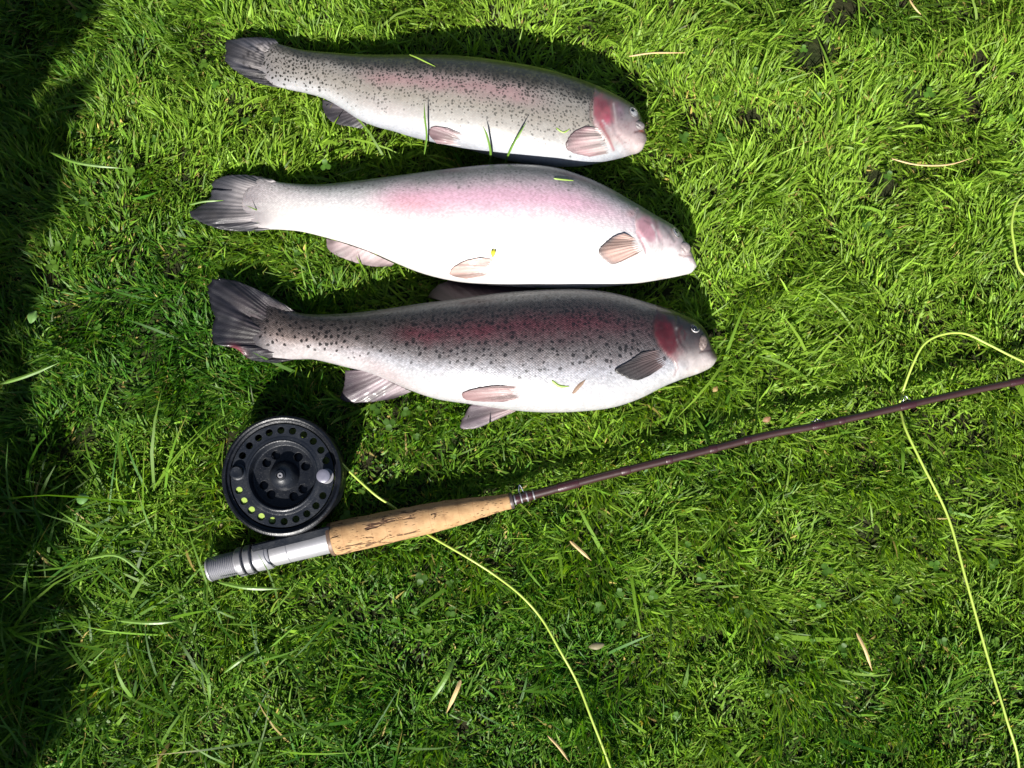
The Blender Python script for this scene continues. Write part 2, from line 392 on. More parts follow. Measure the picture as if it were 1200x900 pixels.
    V = np.concatenate([U.reshape(-1, 3), L.reshape(-1, 3)]); cc = np.clip(np.concatenate([col.reshape(-1, 3)]*2), .004, .9)
    me = raw_mesh(name, V, None, F4, cc)
    bm = bmesh.new(); bm.from_mesh(me); bmesh.ops.recalc_face_normals(bm, faces=bm.faces[:]); bm.to_mesh(me); bm.free()
    o = obj(name, me, M_fin, parent)
    if label: o['label'] = label
    return o
def eye(parent, px, py, sf, rx, ry, ang, ball, rim, pup_off, pup_r, arc=(0, 360), rim_w=.15):
    """eyeball, pupil and the pale rim of the socket, which may show only along part of its circle"""
    z = sf(px, py); s = scale_at(px, py, z)
    gx_, gy_ = (sf(px+3, py)-sf(px-3, py))/(6*s), -(sf(px, py+2)-sf(px, py-2))/(4*s)
    nv = Vector((-gx_*.7, -gy_*.7, 1)).normalized(); P = Vector(at(px, py, z))+nv*rx*s*.10
    bm = bmesh.new(); bmesh.ops.create_uvsphere(bm, u_segments=28, v_segments=18, radius=1)
    for v_ in bm.verts: v_.co = Vector((v_.co.x*rx*s, v_.co.y*ry*s, v_.co.z*rx*s*.34))
    o = bobj('eye', bm, simple('eye_ball', ball, .2, .1, .6, .4, 900, 0, .5), parent); o.location = P; o.rotation_euler = (Vector((0, 0, 1)).rotation_difference(nv) @ Matrix.Rotation(R(ang), 3, 'Z').to_quaternion()).to_euler()
    bm = bmesh.new(); bmesh.ops.create_uvsphere(bm, u_segments=24, v_segments=14, radius=1)
    for v_ in bm.verts: v_.co = Vector((v_.co.x*pup_r*s, v_.co.y*pup_r*s, v_.co.z*pup_r*s*.45))
    p = bobj('pupil', bm, simple('pupil', (.003, .003, .004), .1, 0, .8, .1, 200, 0, 1), o); p.location = (pup_off[0]*s, pup_off[1]*s, rx*s*.22)
    n1 = 30; a = np.radians(np.linspace(arc[0], arc[1], n1)); pts = np.stack([rx*1.04*s*np.cos(a), ry*1.04*s*np.sin(a), np.full(n1, .0004)], -1)
    full = arc[1]-arc[0] >= 360; w_ = rim_w*rx*s*(np.ones(n1) if full else np.sin(np.linspace(.12, math.pi-.12, n1))**.7)
    obj('eye_rim', tube_mesh(pts, w_, 8), simple('eye_rim', rim, .28, .1, .6, .2, 400, 0, .5), o)
def lip(parent, cx, cy, z, rx, ry, rz, ang, col, col2, seed=0):
    """the rounded upper jaw bone at the tip of the snout"""
    s = scale_at(cx, cy, z); bm = bmesh.new(); bmesh.ops.create_uvsphere(bm, u_segments=40, v_segments=26, radius=1)
    for v_ in bm.verts:
        c = v_.co; k = 1+.10*(float(noise(c.x*1.0, c.y+c.z, .8, 75+seed))-.5)+.10*c.x
        g_ = -.16*math.exp(-((c.x*.5+c.y+.25)/.16)**2)*(c.z > 0)
        v_.co = Vector((c.x*rx*s*k, c.y*ry*s*k, (c.z+g_)*rz*s))
    t = NT('jaw_skin'); o_ = t.obj(); n = t.noise(o_, 420, 4, .6)
    t.set(Base_Color=t.mixc(t.ramp(n, [(.35, 0.0), (.65, 1.0)]), col, col2), Roughness=.5, Coat_Weight=.08, Coat_Roughness=.25, Specular_IOR_Level=.35); t.bump(t.noise(o_, 900, 3), .0004)
    o = bobj('upper_jaw', bm, t.m, parent); o.location = at(cx, cy, z); o.rotation_euler = (0, 0, R(ang)); return o
def vgrad(v, stops):
    p = [s[0] for s in stops]; c = np.array([s[1] for s in stops], float)
    return np.stack([np.interp(v, p, c[:, k]) for k in range(3)], -1)

# ---- fish 1 (top)
GILL1 = [(697, 110), (692, 122), (692, 138), (699, 152), (709, 165), (718, 180)]
def relief1(x, y):
    d = polydist(x, y, GILL1); side = (x-np.interp(y, [p[1] for p in GILL1], [p[0] for p in GILL1])) > 0
    D = np.where(side, 1.3*np.exp(-(d/9)**2), 0)-1.1*np.exp(-(d/1.8)**2)
    D -= .7*np.exp(-(polydist(x, y, [(722, 122), (718, 140), (722, 156), (734, 166)])/2.2)**2)
    D -= .5*np.exp(-(polydist(x, y, [(758, 155), (752, 154), (747, 155)])/1.3)**2)
    return D
def paint1(x, y, v, V):
    n = fbm(x, y, 14, 30)-.5; vv = v+.10*n
    c = vgrad(vv, [(0, (.10, .11, .04)), (.05, (.13, .13, .07)), (.10, (.13, .125, .10)), (.16, (.20, .19, .17)), (.24, (.46, .43, .40)), (.5, (.49, .45, .40)), (.7, (.56, .54, .52)), (.85, (.66, .68, .72)), (1, (.60, .63, .72))])
    dk = 1-sm(0, .18+.10*sm(430, 600, x), vv)
    c = mix(c, (.03, .03, .018), dk*.75*sm(.30, .55, noise(x*.8, y, 2.6, 35)))
    band = np.exp(-((vv-.30)/.10)**2)*sm(400, 450, x)*(1-sm(590, 660, x))
    c = mix(c, (.60, .32, .36), band*.6)
    ped = 1-sm(330, 470, x); c = mix(c, (.42, .39, .38), ped*.5*sm(.15, .3, v))
    c = mix(c, (.30, .28, .29), (1-sm(302, 338, x))*.85*(.6+.8*noise(x*.15, y, 3.5, 38)).clip(0, 1.1))
    c = mix(c, (.60, .55, .56), gblob(x, y, 455, 128, 40, 12, 20)*.6)
    head = sm(693, 697, x-.0*y)*sm(0, 1, x-np.interp(y, [p[1] for p in GILL1], [p[0] for p in GILL1])+1)
    hc = vgrad(v, [(0, (.14, .13, .09)), (.2, (.30, .24, .24)), (.45, (.62, .48, .50)), (.7, (.78, .62, .62)), (1, (.78, .68, .68))])
    hm_ = head*(1-sm(.62, .85, v)*(1-sm(722, 745, x)))
    c = mix(c, np.zeros(3)+hc, hm_)
    c = mix(c, (.60, .12, .17), sm(.12, .75, gblob(x, y, 706, 131, 13, 19, -15)+.45*(fbm(x, y, 6, 171)-.5))*.82*head*.95)
    c = mix(c, (.34, .10, .13), gblob(x, y, 705, 123, 10, 6, 10)*head*.8)
    c = mix(c, (.80, .16, .26), gblob(x, y, 713, 139, 5, 6, 0)*head*.7)
    c = mix(c, (.42, .42, .45), gblob(x, y, 736, 134, 10, 9)*.6)
    c = mix(c, (.46, .30, .40), gblob(x, y, 726, 130, 5, 10, -10)*head*.7)
    c = mix(c, (.92, .80, .84), np.exp(-(polydist(x, y, [(706, 142), (710, 147), (716, 152)])/1.2)**2)*head*.8)
    c = mix(c, (.85, .72, .74), np.exp(-(polydist(x, y, [(719, 122), (721, 134), (722, 142)])/1.3)**2)*head*.6)
    c = mix(c, (.22, .13, .13), np.exp(-(polydist(x, y, GILL1[:5])/1.1)**2)*.75)
    c = mix(c, (.16, .13, .14), (noise(x, y, 2.2, 36) > .74)*gblob(x, y, 733, 138, 10, 9)*.6)
    c = mix(c, (.12, .05, .05), np.exp(-(polydist(x, y, [(756, 156), (750, 153), (744, 155)])/1.3)**2)*.85)
    c = mix(c, (.58, .32, .33), np.exp(-(polydist(x, y, [(722, 160), (728, 166), (732, 172)])/1.2)**2)*(noise(x, y, 3, 37) > .4)*.5)
    c = mix(c, (.45, .06, .07), np.exp(-(polydist(x, y, [(703, 146), (712, 160), (719, 176)])/1.6)**2)*.7)
    c = mix(c, (.5, .12, .08), gblob(x, y, 752, 153, 3, 2)*.8)
    c = c*(.92+.16*fbm(x, y, 5, 33))[..., None]
    hn = fbm(x, y, 7, 103); c = c*(1+head*(hn-.5)*.55)[..., None]; c = mix(c, (.36, .20, .22), head*.35*np.exp(-((fbm(x, y, 9, 108)-.5)/.02)**2))
    A = (1-head)*np.clip(np.interp(vv, [0, .2, .3, .55, .8, .9], [1.2, 1.1, .35, .22, .05, 0]), 0, 1)*(1-.6*sm(600, 700, x)*0)
    B = (1-head)*np.clip(np.interp(vv, [0, .2, .3, .55, .75], [1.3, 1.15, .65, .55, 0]), 0, 1)
    A = np.maximum(A, .95*(1-sm(360, 430, x))*(1-sm(.75, .95, v)+.5*(1-sm(330, 350, x)))); B = np.maximum(B, .85*(1-sm(340, 440, x))*(1-sm(.35, .7, v))); S = (1-head)*np.ones_like(v)
    return np.clip(c*np.interp(v, [0, .3, .6, .8], [.36, .38, .43, .50])[..., None], .003, .92), np.stack([A, B, S*.35], -1)
spec1 = dict(top=[(300, 50), (316, 49), (332, 53), (350, 58), (380, 62), (430, 66), (480, 67), (540, 69), (600, 77), (650, 87), (690, 100), (720, 113), (736, 121.5), (743, 126), (748.5, 134), (752, 143), (755.5, 152), (758, 161)],
    bot=[(300, 92), (316, 98), (335, 104), (360, 109), (380, 115), (400, 126), (420, 139), (440, 147), (460, 152), (480, 158), (510, 165), (540, 171), (570, 179), (600, 187), (640, 193), (680, 193), (712, 187), (738, 181), (753, 175), (758, 167)],
    thick=[(300, 1.2), (316, 3.0), (350, 8), (400, 14), (460, 21), (530, 27), (600, 29), (660, 27), (700, 24), (730, 18), (757, 11)],
    zc=[(300, 22), (350, 24), (400, 28), (460, 33), (530, 38), (640, 40), (700, 38), (757, 34)],
    relief=relief1, paint=paint1, uvo=.0)
# ---- fish 2 (middle)
GILL2 = [(747, 246), (744, 258), (746, 270), (751, 280), (757, 290), (759, 300)]
def relief2(x, y):
    d = polydist(x, y, GILL2); side = (x-np.interp(y, [p[1] for p in GILL2], [p[0] for p in GILL2])) > 0
    D = np.where(side, 1.2*np.exp(-(d/9)**2), 0)-1.1*np.exp(-(d/1.8)**2)*(1-sm(296, 312, y))
    D -= .7*np.exp(-(polydist(x, y, [(771, 258), (770, 272), (776, 284)])/2.2)**2)
    D -= .7*np.exp(-(polydist(x, y, [(813, 300), (806, 300), (799, 301)])/1.4)**2)
    D += .8*gblob(x, y, 801, 290, 8, 8)
    return D
def paint2(x, y, v, V):
    n = fbm(x, y, 16, 40)-.5; vv = v+.06*n
    c = vgrad(vv, [(0, (.20, .21, .20)), (.07, (.30, .31, .30)), (.15, (.50, .50, .51)), (.25, (.66, .63, .66)), (.4, (.76, .74, .75)), (.6, (.84, .84, .83)), (1, (.86, .84, .84))])
    band = np.exp(-((vv-.25)/.13)**2)*sm(420, 480, x)*(1-sm(660, 760, x)*.7)
    c = mix(c, (.80, .42, .58), np.clip(band*.72, 0, 1))
    c = mix(c, (.78, .40, .46), gblob(x, y, 478, 240, 34, 13)*.5)
    ped = 1-sm(300, 400, x); c = mix(c, (.52, .47, .48), ped*.65)
    c = mix(c, (.30, .27, .29), (1-sm(286, 332, x))*.9*(.6+.8*noise(x*.15, y, 3.5, 47)).clip(0, 1.1))
    head = sm(0, 1, x-np.interp(y, [p[1] for p in GILL2], [p[0] for p in GILL2])+.6)*(1-sm(294, 312, y)*.0)
    hc = vgrad(v, [(0, (.26, .25, .22)), (.15, (.42, .38, .38)), (.35, (.66, .54, .57)), (.55, (.86, .80, .80)), (1, (.86, .84, .83))])
    c = mix(c, np.zeros(3)+hc, head)
    c = mix(c, (.74, .30, .40), sm(.12, .75, gblob(x, y, 759, 270, 13, 18, -30)+.45*(fbm(x, y, 6, 172)-.5))*.75*head*.85)
    c = mix(c, (.55, .32, .33), gblob(x, y, 740, 250, 6, 5)*.7)
    c = mix(c, (.66, .30, .36), np.exp(-(polydist(x, y, [(746, 272), (752, 282), (757, 293)])/1.5)**2)*.75)
    c = mix(c, (.16, .15, .15), np.exp(-(polydist(x, y, [(777, 265), (784, 273), (790, 283)])/1.8)**2)*.75)
    c = mix(c, (.30, .18, .20), np.exp(-(polydist(x, y, [(755, 259), (762, 263)])/1.4)**2)*.7+np.exp(-(polydist(x, y, [(767, 259), (770, 266)])/2.2)**2)*.7)
    c = mix(c, (.95, .88, .90), np.exp(-(polydist(x, y, [(764, 264), (769, 272), (770, 286)])/1.4)**2)*.7+np.exp(-(polydist(x, y, [(753, 280), (760, 285), (767, 288)])/1.3)**2)*.8)
    c = mix(c, (.40, .25, .27), np.exp(-(polydist(x, y, [(748, 277), (753, 287), (757, 297)])/1.3)**2)*.7)
    c = mix(c, (.30, .27, .27), (noise(x, y, 2.4, 46) > .68)*gblob(x, y, 780, 265, 14, 8, 35)*.6)
    c = mix(c, (.25, .15, .14), np.exp(-(polydist(x, y, [(810, 299), (803, 300), (796, 299)])/1.2)**2)*.8)
    c = mix(c, (.40, .36, .37), gblob(x, y, 801, 290, 7, 7)*.85)
    c = mix(c, (.5, .2, .2), np.exp(-(polydist(x, y, [(770, 326), (782, 322), (790, 321)])/1.0)**2)*.4)
    c = c*(.95+.1*fbm(x, y, 5, 43))[..., None]
    hn = fbm(x, y, 7, 113); c = c*(1+head*(hn-.5)*.55)[..., None]; c = mix(c, (.36, .20, .22), head*.35*np.exp(-((fbm(x, y, 9, 118)-.5)/.02)**2))
    A = (1-head)*np.interp(vv, [0, .12, .2], [.14, .06, 0]); B = (1-head)*np.interp(vv, [0, .10, .2], [.55, .30, 0])*(1-.5*sm(560, 700, x))
    S = (1-head)*np.interp(vv, [0, .2, .45, .8], [1.0, .75, .55, .12])
    return np.clip(c*np.interp(v, [0, .35, .6], [.56, .62, .66])[..., None], .004, .9), np.stack([A, B, S], -1)
spec2 = dict(top=[(284, 212), (305, 209), (330, 214), (370, 217), (420, 213), (470, 207), (520, 201), (570, 196), (610, 195), (650, 199), (680, 208), (710, 221), (740, 238), (765, 252.5), (784, 263), (791, 268), (797, 275), (802, 285), (808, 295), (812, 303), (816, 310)],
    bot=[(284, 263), (305, 268), (330, 269), (352, 271), (382, 278), (410, 286), (440, 297), (460, 306), (490, 318), (520, 326), (560, 332), (620, 336), (680, 337), (740, 332), (780, 326), (800, 322), (811, 319), (816, 315)],
    thick=[(284, 1.5), (305, 4), (340, 9), (400, 16), (460, 23), (530, 31), (600, 34), (670, 33), (720, 29), (770, 21), (816, 12)],
    zc=[(284, 24), (330, 26), (400, 32), (460, 38), (530, 44), (640, 46), (720, 43), (816, 38)],
    relief=relief2, paint=paint2, uvo=.5)
# ---- fish 3 (bottom)
GILL3 = [(769, 366), (765, 378), (766, 392), (771, 404), (780, 416), (790, 424), (794, 436)]
def relief3(x, y):
    d = polydist(x, y, GILL3); side = (x-np.interp(y, [p[1] for p in GILL3], [p[0] for p in GILL3])) > 0
    D = np.where(side, 1.1*np.exp(-(d/9)**2), 0)-.8*np.exp(-(d/2.4)**2)
    D -= .8*np.exp(-(polydist(x, y, [(794, 372), (793, 388), (799, 402), (806, 410)])/2.2)**2)
    D -= .7*np.exp(-(polydist(x, y, [(836, 409), (829, 411), (823, 413)])/1.4)**2)
    D += .8*gblob(x, y, 822, 402, 6, 10)
    return D
def paint3(x, y, v, V):
    n = fbm(x, y, 12, 50)-.5; vv = v+.09*n
    c = vgrad(vv, [(0, (.30, .30, .30)), (.05, (.36, .36, .36)), (.09, (.14, .13, .13)), (.2, (.15, .135, .135)), (.42, (.25, .215, .225)), (.56, (.36, .33, .35)), (.68, (.52, .52, .58)), (.85, (.72, .72, .76)), (1, (.72, .71, .74))])  # pale tone along the back edge paints in a wet sky reflection
    bc = np.interp(x, [380, 500, 700, 770], [.36, .33, .27, .26])
    band = np.exp(-((vv-bc)/.105)**2)*sm(430, 500, x)*(1-sm(650, 790, x)*.6)
    c = mix(c, (.27, .075, .105), np.clip(band*(.55+.6*fbm(x, y*2, 22, 58)), 0, 1))
    ped = 1-sm(330, 470, x)
    c = mix(c, vgrad(vv, [(0, (.10, .09, .095)), (.3, (.20, .165, .165)), (.55, (.50, .40, .38)), (.75, (.62, .56, .57)), (1, (.62, .58, .60))]), ped)
    c = mix(c, (.05, .048, .06), (1-sm(298, 326, x))*.9)
    c = mix(c, (.60, .45, .47), gblob(x, y, 452, 437, 40, 8, 28)*.55)
    head = sm(0, 1, x-np.interp(y, [p[1] for p in GILL3], [p[0] for p in GILL3])+.6)
    hc = vgrad(v, [(0, (.06, .06, .055)), (.2, (.13, .12, .12)), (.42, (.34, .25, .26)), (.6, (.66, .58, .58)), (.8, (.76, .68, .68)), (1, (.78, .72, .72))])
    hm_ = head*(1-sm(.62, .85, v)*(1-sm(792, 815, x)))
    c = mix(c, np.zeros(3)+hc, hm_)
    c = mix(c, (.40, .045, .08), sm(.12, .70, gblob(x, y, 781, 395, 14, 26, -20)+.45*(fbm(x, y, 6, 173)-.5))*.85*head)
    c = mix(c, (.20, .03, .04), gblob(x, y, 776, 384, 5, 12, -15)*head*.6)
    c = mix(c, (.30, .29, .31), gblob(x, y, 808, 397, 9, 12)*.75)
    c = mix(c, (.05, .045, .05), gblob(x, y, 815, 381, 10, 7)*.8)
    c = mix(c, (.36, .22, .24), np.exp(-(polydist(x, y, [(789, 378), (792, 392), (797, 404), (800, 412)])/1.8)**2)*head*.8)
    c = mix(c, (.80, .62, .64), np.exp(-(polydist(x, y, [(793, 398), (797, 406), (801, 412)])/1.1)**2)*head*.8)
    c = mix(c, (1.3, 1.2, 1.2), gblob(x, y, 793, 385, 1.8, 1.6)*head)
    c = mix(c, (.30, .07, .09), (noise(x, y, 3.2, 56) > .62)*gblob(x, y, 799, 392, 6, 12)*head*.7)
    c = mix(c, (.10, .07, .08), np.exp(-(polydist(x, y, GILL3[:6])/1.1)**2)*.8)
    c = mix(c, (.12, .06, .06), np.exp(-(polydist(x, y, [(836, 411), (828, 411), (820, 413)])/1.2)**2)*.8)
    c = mix(c, (.50, .35, .35), np.exp(-(polydist(x, y, [(788, 420), (794, 430), (790, 440)])/1.6)**2)*.6)
    c = c*(.9+.2*fbm(x, y, 5, 53))[..., None]
    hn = fbm(x, y, 7, 123); c = c*(1+head*(hn-.5)*.55)[..., None]; c = mix(c, (.36, .20, .22), head*.35*np.exp(-((fbm(x, y, 9, 128)-.5)/.02)**2))
    A = (1-head)*np.interp(vv, [0, .08, .3, .5, .62, .74], [.12, .75, .55, .75, .45, 0])
    B = (1-head)*np.interp(vv, [0, .07, .12, .3, .42, .55], [.0, .3, .9, .55, .2, 0])*sm(400, 520, x)
    A = np.maximum(A, .8*(1-sm(400, 450, x))*(1-sm(.7, .85, v))*(1-head))
    S = (1-head)*np.interp(vv, [0, .5, .68, .9], [1, 1, .55, .18])
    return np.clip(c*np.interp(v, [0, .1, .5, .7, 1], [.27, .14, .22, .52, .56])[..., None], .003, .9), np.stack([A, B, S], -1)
spec3 = dict(top=[(292, 352), (312, 355), (335, 362), (352, 367), (400, 368), (450, 363), (490, 357), (530, 352), (580, 345), (630, 341), (680, 340), (720, 345), (760, 356), (790, 365), (806, 372), (815, 376.5), (822, 383), (827, 391), (830, 401), (835, 409), (840, 418)],
    bot=[(292, 411), (312, 417), (335, 421), (350, 421), (366, 421), (385, 425), (405, 430), (430, 436), (455, 446), (480, 457), (510, 467), (548, 473), (605, 481), (640, 483), (680, 482), (720, 477), (750, 467), (780, 452), (800, 444), (825, 435), (836, 428), (840, 422)],
    thick=[(292, 1.5), (312, 3.5), (345, 9), (400, 15), (460, 23), (530, 30), (600, 33), (680, 33), (730, 29), (780, 23), (840, 12)],
    zc=[(292, 22), (340, 24), (400, 30), (460, 36), (530, 42), (640, 45), (720, 42), (840, 36)],
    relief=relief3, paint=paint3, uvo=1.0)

GRP = 'caught trout laid on the grass'
f1 = thing('trout', 'silver grey trout with dark speckled back, topmost and smallest of the three fish', 'fish', at(530, 120, 0), GRP)
f2 = thing('trout', 'nearly white trout with pale pink stripe and white belly, lying between the other two fish', 'fish', at(530, 265, 0), GRP)
f3 = thing('trout', 'dark trout with black spots and deep red stripe, lying nearest the reel and rod', 'fish', at(540, 415, 0), GRP)
def local(parent):     # parts are modelled in place; shift them so that the thing's origin is its base
    for ch in list(parent.children): ch.location = Vector(ch.location)-parent.location
s1 = trout_body(f1, fish_material('trout_skin_speckled', .0043, .0029, (.014, .014, .012), .36, .45), spec1)
s2 = trout_body(f2, fish_material('trout_skin_pale', .0046, .0026, (.05, .05, .05), .36, .35), spec2)
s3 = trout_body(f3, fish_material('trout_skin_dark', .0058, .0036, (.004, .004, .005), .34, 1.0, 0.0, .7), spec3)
Dk = (.05, .052, .065)
# fish 1 fins
fin('tail_fin', f1, [(330, 56), (322, 78), (330, 103)], [(322, 45), (300, 43), (270, 46), (262, 49), (263, 60), (262, 70), (275, 83), (296, 95), (316, 101)], 22, [24, 24, 20, 19, 22], 22, (.46, .42, .42), (.11, .11, .135), Dk, seed=1, spots=110, thick=1.6, folds=6, gain=.34, hold=.08)
fin('anal_fin', f1, [(398, 124), (415, 136), (432, 144)], [(377, 116), (379, 132), (393, 144), (424, 151)], 24, 21, 9, (.16, .14, .16), (.07, .065, .08), seed=2)
fin('pelvic_fin', f1, [(545, 158), (545, 166), (540, 171)], [(524, 150), (508, 149), (503, 157), (512, 168)], [s1(545, 158)*1000-1.5, 26], [s1(515, 151)*1000+2, 34], 8, (.72, .60, .60), (.36, .24, .27), seed=3, lie=s1, thick=1.4)
fin('pectoral_fin', f1, [(704, 150), (712, 163), (717, 179)], [(686, 148), (672, 156), (664, 170), (670, 178), (690, 184)], [s1(706, 152)*1000-1, s1(712, 163)*1000-1.0, s1(716, 178)*1000-1], [s1(686, 150)*1000+1, s1(668, 160)*1000+1.2, s1(672, 177)*1000+2, s1(690, 182)*1000+3], 11, (.78, .66, .64), (.50, .32, .34), (.30, .20, .22), seed=4, lie=s1, thick=1.6)
# fish 2 fins
fin('tail_fin', f2, [(326, 215), (316, 240), (322, 267)], [(318, 209), (285, 205), (262, 206), (247, 211), (246, 222), (244, 233), (232, 243), (225, 251), (240, 262), (268, 270), (304, 271)], 25, [26, 20, 18, 22, 20], 24, (.46, .42, .43), (.085, .085, .10), Dk, seed=5, thick=1.6, amp=.2, wave=1.6, folds=7, gain=.5, hold=.1)
fin('anal_fin', f2, [(396, 283), (430, 294), (462, 309)], [(382, 279), (386, 294), (408, 305), (434, 312), (458, 312)], 26, [18, 17], 11, (.62, .48, .50), (.38, .29, .31), seed=6)
fin('pelvic_fin', f2, [(584, 304), (583, 312), (578, 322)], [(562, 302), (540, 308), (527, 321), (545, 327)], [s2(584, 304)*1000-1.6, s2(580, 320)*1000-1.6], [s2(560, 303)*1000+1, s2(535, 315)*1000+1.4, s2(545, 325)*1000+2], 8, (.80, .62, .58), (.66, .46, .42), seed=7, lie=s2, thick=1.4)
fin('pectoral_fin', f2, [(744, 279), (751, 287), (755, 294)], [(732, 273), (718, 278), (700, 293), (703, 301), (715, 310), (728, 307)], [s2(745, 280)*1000-1, s2(755, 293)*1000-1], [s2(730, 275)*1000+1.2, s2(705, 293)*1000+1.2, s2(718, 308)*1000+2], 11, (.85, .60, .53), (.66, .44, .38), (.36, .28, .27), seed=8, lie=s2, thick=1.8)
# fish 3 fins
fin('tail_fin', f3, [(352, 369), (330, 392), (350, 420)], [(328, 353), (300, 339), (275, 330), (254, 326), (245, 334), (246, 352), (252, 372), (250, 392), (254, 403), (276, 409), (294, 421), (322, 426)], 23, [28, 24, 20, 22, 20], 26, (.09, .07, .078), (.022, .022, .032), (.014, .015, .023), seed=9, spots=110, thick=1.6, amp=.2, wave=1.7, folds=8, gain=.45, hold=.05, bruise=(278, 412, 9))
fin('dorsal_fin', f3, [(632, 342), (585, 345), (520, 354)], [(622, 331), (590, 326), (545, 326), (515, 333), (500, 348)], [44, 42, 40], [30, 26, 24], 13, (.10, .06, .07), (.08, .05, .06), (.05, .04, .05), seed=14, thick=1.6, folds=2)
fin('anal_fin', f3, [(430, 434), (455, 445), (482, 459)], [(404, 434), (404, 452), (401, 468), (428, 472), (462, 467)], 26, [20, 16, 15], 11, (.46, .37, .41), (.16, .12, .15), (.10, .08, .10), seed=10)
fin('pelvic_fin', f3, [(612, 453), (615, 458), (613, 466)], [(580, 452), (558, 455), (543, 461), (553, 469), (590, 471)], [s3(612, 454)*1000-1.6, s3(613, 464)*1000-1.6], [s3(580, 453)*1000+1, s3(550, 460)*1000+1.3, s3(590, 468)*1000+3], 9, (.60, .42, .42), (.38, .24, .25), seed=11, lie=s3, thick=1.6)
fin('pelvic_fin', f3, [(604, 472), (606, 477), (604, 482)], [(580, 472), (552, 474), (545, 487), (542, 500), (560, 501), (584, 491)], 26, [24, 20, 19], 9, (.56, .42, .44), (.20, .16, .19), seed=12, label='greyish purple pelvic fin spread on the grass below the belly')
fin('pectoral_fin', f3, [(772, 409), (779, 417), (781, 427)], [(752, 413), (736, 424), (723, 433), (732, 440), (747, 445), (762, 440)], [s3(772, 410)*1000-1, s3(779, 420)*1000-1], [s3(752, 414)*1000+1.3, s3(726, 432)*1000+1.3, s3(748, 444)*1000+2.5], 12, (.34, .24, .24), (.10, .085, .09), (.06, .055, .06), seed=13, lie=s3, thick=1.9)
# eyes and jaws
eye(f1, 742, 132, s1, 4.6, 6.0, 28, (.33, .33, .34), (.15, .14, .145), (-.3, 2.0), 2.4)
lip(f1, 747.5, 147, s1(747, 147)-.0022, 7.4, 5.6, 5, -10, (.075, .07, .075), (.17, .145, .15), 1)
eye(f2, 791.5, 273, s2, 4.4, 6.2, 32, (.33, .32, .33), (.20, .18, .18), (.6, .8), 2.5)
lip(f2, 800.5, 291, s2(800, 291)-.0026, 7.8, 7.8, 5.4, -20, (.17, .145, .145), (.27, .225, .23), 2)
eye(f3, 814, 384.5, s3, 5.2, 5.4, 0, (.018, .018, .022), (.40, .38, .38), (0, 0), 3.0, (195, 345), .20)
lip(f3, 822.5, 402, s3(821, 402)-.0022, 5.6, 10, 5, -12, (.08, .06, .055), (.18, .14, .13), 3)
for f in (f1, f2, f3): local(f)

# ------------------------------------------------------------------ lathe / tube helpers
def lathe(bm, prof, seg=64, cap=True, mat=None):
    """profile of (radius, height) turned round z"""
    rings = []
    for r_, h_ in prof:
        if r_ < 1e-6: rings.append([bm.verts.new((0, 0, h_))])
        else: rings.append([bm.verts.new((r_*math.cos(2*math.pi*i/seg), r_*math.sin(2*math.pi*i/seg), h_)) for i in range(seg)])
    for a, b in zip(rings[:-1], rings[1:]):
        for i in range(seg):
            j = (i+1) % seg
            if len(a) == 1 and len(b) == 1: continue
            if len(a) == 1: bm.faces.new((a[0], b[i], b[j]))
            elif len(b) == 1: bm.faces.new((a[i], a[j], b[0]))
            else: bm.faces.new((a[i], a[j], b[j], b[i]))
    return rings
def perforated(bm, r0, r1, angles_all, holes, rc, rh, z0, z1, n=20):
    """flat ring between r0 and r1 with real round holes punched at radius rc"""
    N = len(angles_all); w_ = 2*math.pi/N; cache = {}
    def vt(x, y, z):
        k = (round(x, 6), round(y, 6), round(z, 6))
        if k not in cache: cache[k] = bm.verts.new((x, y, z))
        return cache[k]
    per = n//4
    for a in angles_all:
        a0, a1 = a-w_/2, a+w_/2; B = []
        for i in range(per): B.append((r0, a0+(a1-a0)*i/per))
        for i in range(per): B.append((r0+(r1-r0)*i/per, a1))
        for i in range(per): B.append((r1, a1-(a1-a0)*i/per))
        for i in range(per): B.append((r1-(r1-r0)*i/per, a0))
        bp = [(r*math.cos(t), r*math.sin(t)) for r, t in B]; cx, cy = rc*math.cos(a), rc*math.sin(a)
        hole = any(abs((a-h+math.pi) % (2*math.pi)-math.pi) < .02 for h in holes)
        if not hole:
            for z, fl in ((z1, 0), (z0, 1)):
                c = bm.verts.new((cx, cy, z)); m = len(bp)
                for i in range(m):
                    f = (vt(*bp[i], z), vt(*bp[(i+1) % m], z), c); bm.faces.new(f if not fl else f[::-1])
        else:
            m = len(bp); cp = []
            for (x, y) in bp:
                t = math.atan2(y-cy, x-cx); cp.append((cx+rh*math.cos(t), cy+rh*math.sin(t)))
            cb = [(cx+(x-cx)*1.13, cy+(y-cy)*1.13) for x, y in cp]    # small bevel
            zb = z1-(z1-z0)*.25
            T_ = [bm.verts.new((*p, z1)) for p in cb]; Mi = [bm.verts.new((*p, zb)) for p in cp]; L_ = [bm.verts.new((*p, z0)) for p in cp]
            for i in range(m):
                j = (i+1) % m
                bm.faces.new((vt(*bp[i], z1), vt(*bp[j], z1), T_[j], T_[i])); bm.faces.new((T_[i], T_[j], Mi[j], Mi[i]))
                bm.faces.new((Mi[i], Mi[j], L_[j], L_[i])); bm.faces.new((L_[i], L_[j], vt(*bp[j], z0), vt(*bp[i], z0)))

